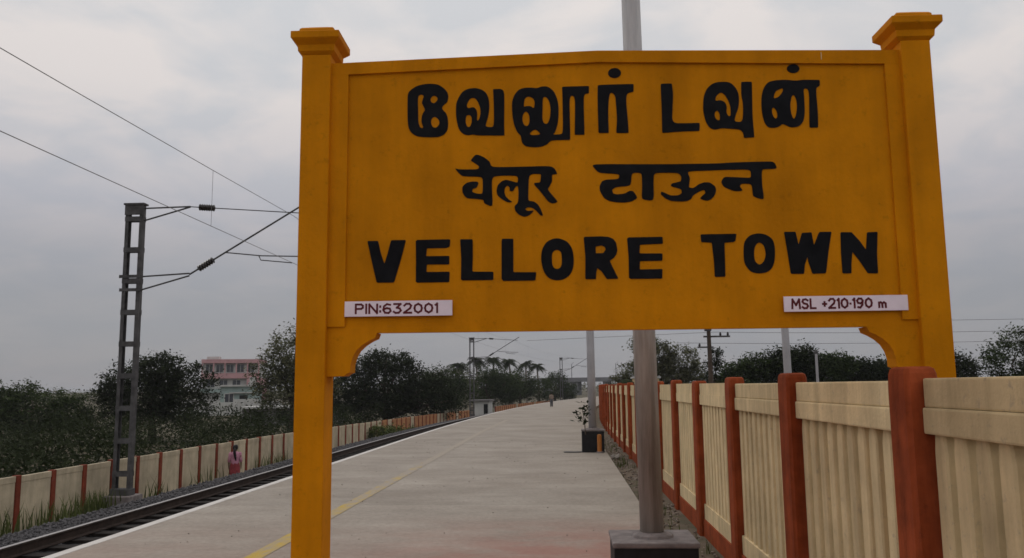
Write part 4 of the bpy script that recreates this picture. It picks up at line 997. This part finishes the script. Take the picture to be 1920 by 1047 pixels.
MB().box(-.9, .6, 0, 2, 0, 2.25).build('wall', 'cream', cb); MB().box(-1.0, .7, -.1, 2.1, 2.25, 2.36).build('roof', 'offwhite', cb)
MB().box(-.5, .1, -.03, .02, .2, 1.9).build('door', 'dark_open', cb)
tk = thing('water_tank', 'dark green water tank above the far right fence', 'water tank', (3.75, 50, -.15))
MB().lathe([(.42, 1.3), (.45, 1.35), (.45, 1.9), (.43, 2.0), (.30, 2.12), (.12, 2.18)], 0, 0, 14).build('tank', 'leaf_dark', tk)
for sx, sy in ((-1, -1), (1, -1), (1, 1), (-1, 1)): MB().box(sx * .3 - .05, sx * .3 + .05, sy * .3 - .05, sy * .3 + .05, 0, 1.3).build('leg', 'steel', tk)

# far road bridge over the line
br = thing('road_bridge', 'grey concrete road bridge crossing the line in the far distance', 'bridge', (15.5, 300, -1.45), R(-14))
MB().box(-60, 60, -4, 4, 4.7, 5.6).build('deck', 'bridge', br)
for s_ in (-4, 3.8): MB().box(-60, 60, s_, s_ + .2, 5.6, 6.2).build('parapet', 'bridge', br)
for k in range(-4, 6): MB().box(k * 11 - 1.0, k * 11 + 1.0, -3, 3, 0, 4.7).build('pier', 'bridge', br)
for k in range(-3, 4): MB().tube([(k * 16 + 4, -3.8, 5.7), (k * 16 + 4, -3.8, 11), (k * 16 + 4.8, -3.8, 11.6)], [.12, .09, .07], 6).build('lamp_standard', 'steel', br)
for k, (x, w_, hh) in enumerate(((2, 10, 5.5), (46, 14, 6.2))):
    t = thing('distant_building', ['low grey block seen under the far bridge', 'low pale block to the right behind the far bridge'][k], 'building', (x, 420 + 9 * k, -1.45))
    MB().box(-w_ / 2, w_ / 2, 0, 8, 0, hh).build('wall', 'offwhite' if k % 2 else 'bridge', t)
    MB().box(-w_ / 2 - .3, w_ / 2 + .3, -.3, 8.3, hh, hh + .5).build('roof', 'roof_grey', t)
    for q in range(int(w_ // 3)): MB().box(-w_ / 2 + .8 + q * 3, -w_ / 2 + 2.2 + q * 3, -.08, .02, hh * .55, hh * .8).build('window', 'glass', t)

# far low tree line closing the horizon (reads as one mass)
rg = np.random.default_rng(77); P = []
for _ in range(1700):
    a = rg.uniform(-.95, .95); d = rg.uniform(230, 480); x = d * math.sin(a); y = d * math.cos(a)
    if -60 < x - off(y) < 14 and y < 700: continue
    hgt = 2.2 + 2.6 * (math.sin(a * 37) * math.cos(a * 13.7) * .5 + .5)
    P.append(np.array([x, y, -1.4 + hgt * rg.uniform(.2, 1)]) + rg.normal(size=(26, 3)) * np.array([1.5, 1.5, .7]))
P = np.concatenate(P); P = P[P[:, 2] > -1.4]
tag(put('far_woods', leaf_mesh('far_woods', P, 1.0, 'leaf_olive', rg=rg)), 'low distant line of trees along the horizon', 'woods', kind='stuff')

# ================================================================== PEOPLE
def skin_body(name, joints, edges, material, parent, root=0, sub=2):
    me = bpy.data.meshes.new(name); me.from_pydata([j[0] for j in joints], edges, [])
    o = bpy.data.objects.new(name, me); C.objects.link(o)
    md = o.modifiers.new('skin', 'SKIN'); sv = me.skin_vertices[0].data
    for i, j in enumerate(joints):
        r = j[1] if isinstance(j[1], tuple) else (j[1], j[1]); sv[i].radius = r; sv[i].use_root = (i == root)
    md.use_smooth_shade = True
    s2 = o.modifiers.new('sub', 'SUBSURF'); s2.levels = sub; s2.render_levels = sub
    dg = bpy.context.evaluated_depsgraph_get(); dg.update()
    m2 = bpy.data.meshes.new_from_object(o.evaluated_get(dg)); bpy.data.objects.remove(o)
    m2.materials.clear(); m2.materials.append(M[material]); m2.polygons.foreach_set('use_smooth', [True] * len(m2.polygons))
    return put(name, m2, parent)
def person(name, label, loc, rz, H, top, low, skirt, hair_long):
    """standing figure facing local -Y; H = height"""
    t = thing(name, label, 'person', loc, rz); k = H / 1.6
    J = []; E_ = []
    def j(x, y, z, r): J.append(((x * k, y * k, z * k), tuple(q * k for q in r) if isinstance(r, tuple) else r * k)); return len(J) - 1
    def ch(*ids):
        for a, c_ in zip(ids, ids[1:]): E_.append((a, c_))
    pel = j(0, 0, .86, (.135, .10)); wst = j(0, 0, 1.02, (.115, .085)); chs = j(0, .01, 1.2, (.145, .095)); nkb = j(0, .015, 1.335, .06); nk = j(0, .005, 1.39, .047)
    hd = j(0, -.005, 1.47, (.075, .09)); hd2 = j(0, -.005, 1.54, (.07, .085)); ch(pel, wst, chs, nkb, nk, hd, hd2)
    nose = j(0, -.095, 1.465, .012); ch(hd, nose)
    for s in (-1, 1):
        sh = j(s * .165, .01, 1.30, .055); el = j(s * .215, .03, 1.04, .040); wr = j(s * .225, -.03, .82, .028); pm_ = j(s * .225, -.045, .755, (.018, .036)); ch(chs, sh, el, wr, pm_)
        for q in range(4):
            a = j(s * .225, -.07 + q * .017, .70 - (.006 if q in (0, 3) else 0), .0085); b_ = j(s * .218, -.075 + q * .016, .668 + (.012 if q in (0, 3) else 0), .007); ch(pm_, a, b_)
        th = j(s * .215, -.085, .745, .0095); th2 = j(s * .21, -.10, .715, .008); ch(wr, th, th2)
        ear = j(s * .085, .01, 1.475, .014); ch(hd, ear)
        hp = j(s * .085, 0, .80, .085); kn = j(s * .09, -.012 + s * .03, .45, .055); an = j(s * .09, .01 + s * .06, .08, .036); to = j(s * .10, -.12 + s * .06, .03, (.04, .025)); ch(pel, hp, kn, an, to)
    skin_body('body', J, E_, 'skin', t)
    # clothes as shells round the body
    def shell(prof, material, nm, sx=1.0, sy=.72, n=20, fold=0.0, cy=0):
        vs = []; fs = []
        for r, z in prof:
            for q in range(n):
                a = 2 * math.pi * q / n; rr = r * k * (1 + fold * math.sin(a * 7 + z * 3))
                vs.append((sx * rr * math.cos(a), sy * rr * math.sin(a) + cy * k, z * k))
        for i in range(len(prof) - 1):
            for q in range(n): fs.append((i * n + q, i * n + (q + 1) % n, (i + 1) * n + (q + 1) % n, (i + 1) * n + q))
        fs += [tuple(range(n - 1, -1, -1)), tuple((len(prof) - 1) * n + q for q in range(n))]
        return MB().add(vs, fs).build(nm, material, t, smooth=True)
    sl = []
    m_ = MB()
    for s in (-1, 1):
        m_.tube([(s * .135 * k, .01 * k, 1.315 * k), (s * .178 * k, .012 * k, 1.27 * k), (s * .207 * k, .024 * k, 1.10 * k), (s * .222 * k, .02 * k, .96 * k)], [.062 * k, .066 * k, .056 * k, .050 * k], 10)
    m_.build('sleeves', top, t, smooth=True)
    shell([(.165, .84), (.16, .95), (.155, 1.03), (.175, 1.15), (.185, 1.24), (.165, 1.31), (.085, 1.36)], top, 'blouse', fold=.015, cy=.006)
    if skirt: shell([(.245, .06), (.235, .25), (.21, .55), (.19, .80), (.165, .93), (.15, 1.0)], low, 'skirt', fold=.05)
    else:
        m_ = MB()
        for s in (-1, 1): m_.tube([(s * .08 * k, 0, .90 * k), (s * .088 * k, (-.012 + s * .03) * k, .45 * k), (s * .09 * k, (.01 + s * .06) * k, .07 * k)], [.115 * k, .082 * k, .066 * k], 12)
        m_.build('trousers', low, t, smooth=True)
    hm = MB().lathe([(.085 * k, 1.44 * k), (.100 * k, 1.49 * k), (.098 * k, 1.55 * k), (.075 * k, 1.60 * k), (.03 * k, 1.625 * k)], 0, .022 * k, 14, sy=1.05)
    if hair_long: hm.tube([(0, .10 * k, 1.50 * k), (.03 * k, .125 * k, 1.36 * k), (.0, .135 * k, 1.20 * k), (-.035 * k, .125 * k, 1.02 * k)], [.05 * k, .055 * k, .05 * k, .018 * k], 9)
    hm.build('hair', 'hair', t, smooth=True)
    return t
person('person', 'person in lilac blouse and red skirt, long black hair, standing by the left fence', (-10.75, 26.9, -1.50), R(200), 1.36, 'lilac', 'maroon_cloth', True, True)
person('person', 'small distant person in grey walking on the platform near its far bend', (-1.02, 68, 0), R(190), 1.18, 'tan_cloth', 'grey_cloth', False, False)

# ================================================================== HAZE: even thin air round the whole scene
hm = bpy.data.materials.new('thin_haze'); hm.use_nodes = True
hn = hm.node_tree
for n_ in list(hn.nodes): hn.nodes.remove(n_)
ho = hn.nodes.new('ShaderNodeOutputMaterial'); hv = hn.nodes.new('ShaderNodeVolumePrincipled')
hv.inputs['Color'].default_value = (.86, .88, .93, 1); hv.inputs['Density'].default_value = .00030; hv.inputs['Anisotropy'].default_value = .25
hn.links.new(hv.outputs[0], ho.inputs['Volume'])
M['haze'] = hm
hz = MB().box(-2600, 2600, -70, 4600, -2.5, 16).build('haze', 'haze')
tag(hz, 'thin even grey haze in the air', 'haze', kind='stuff')
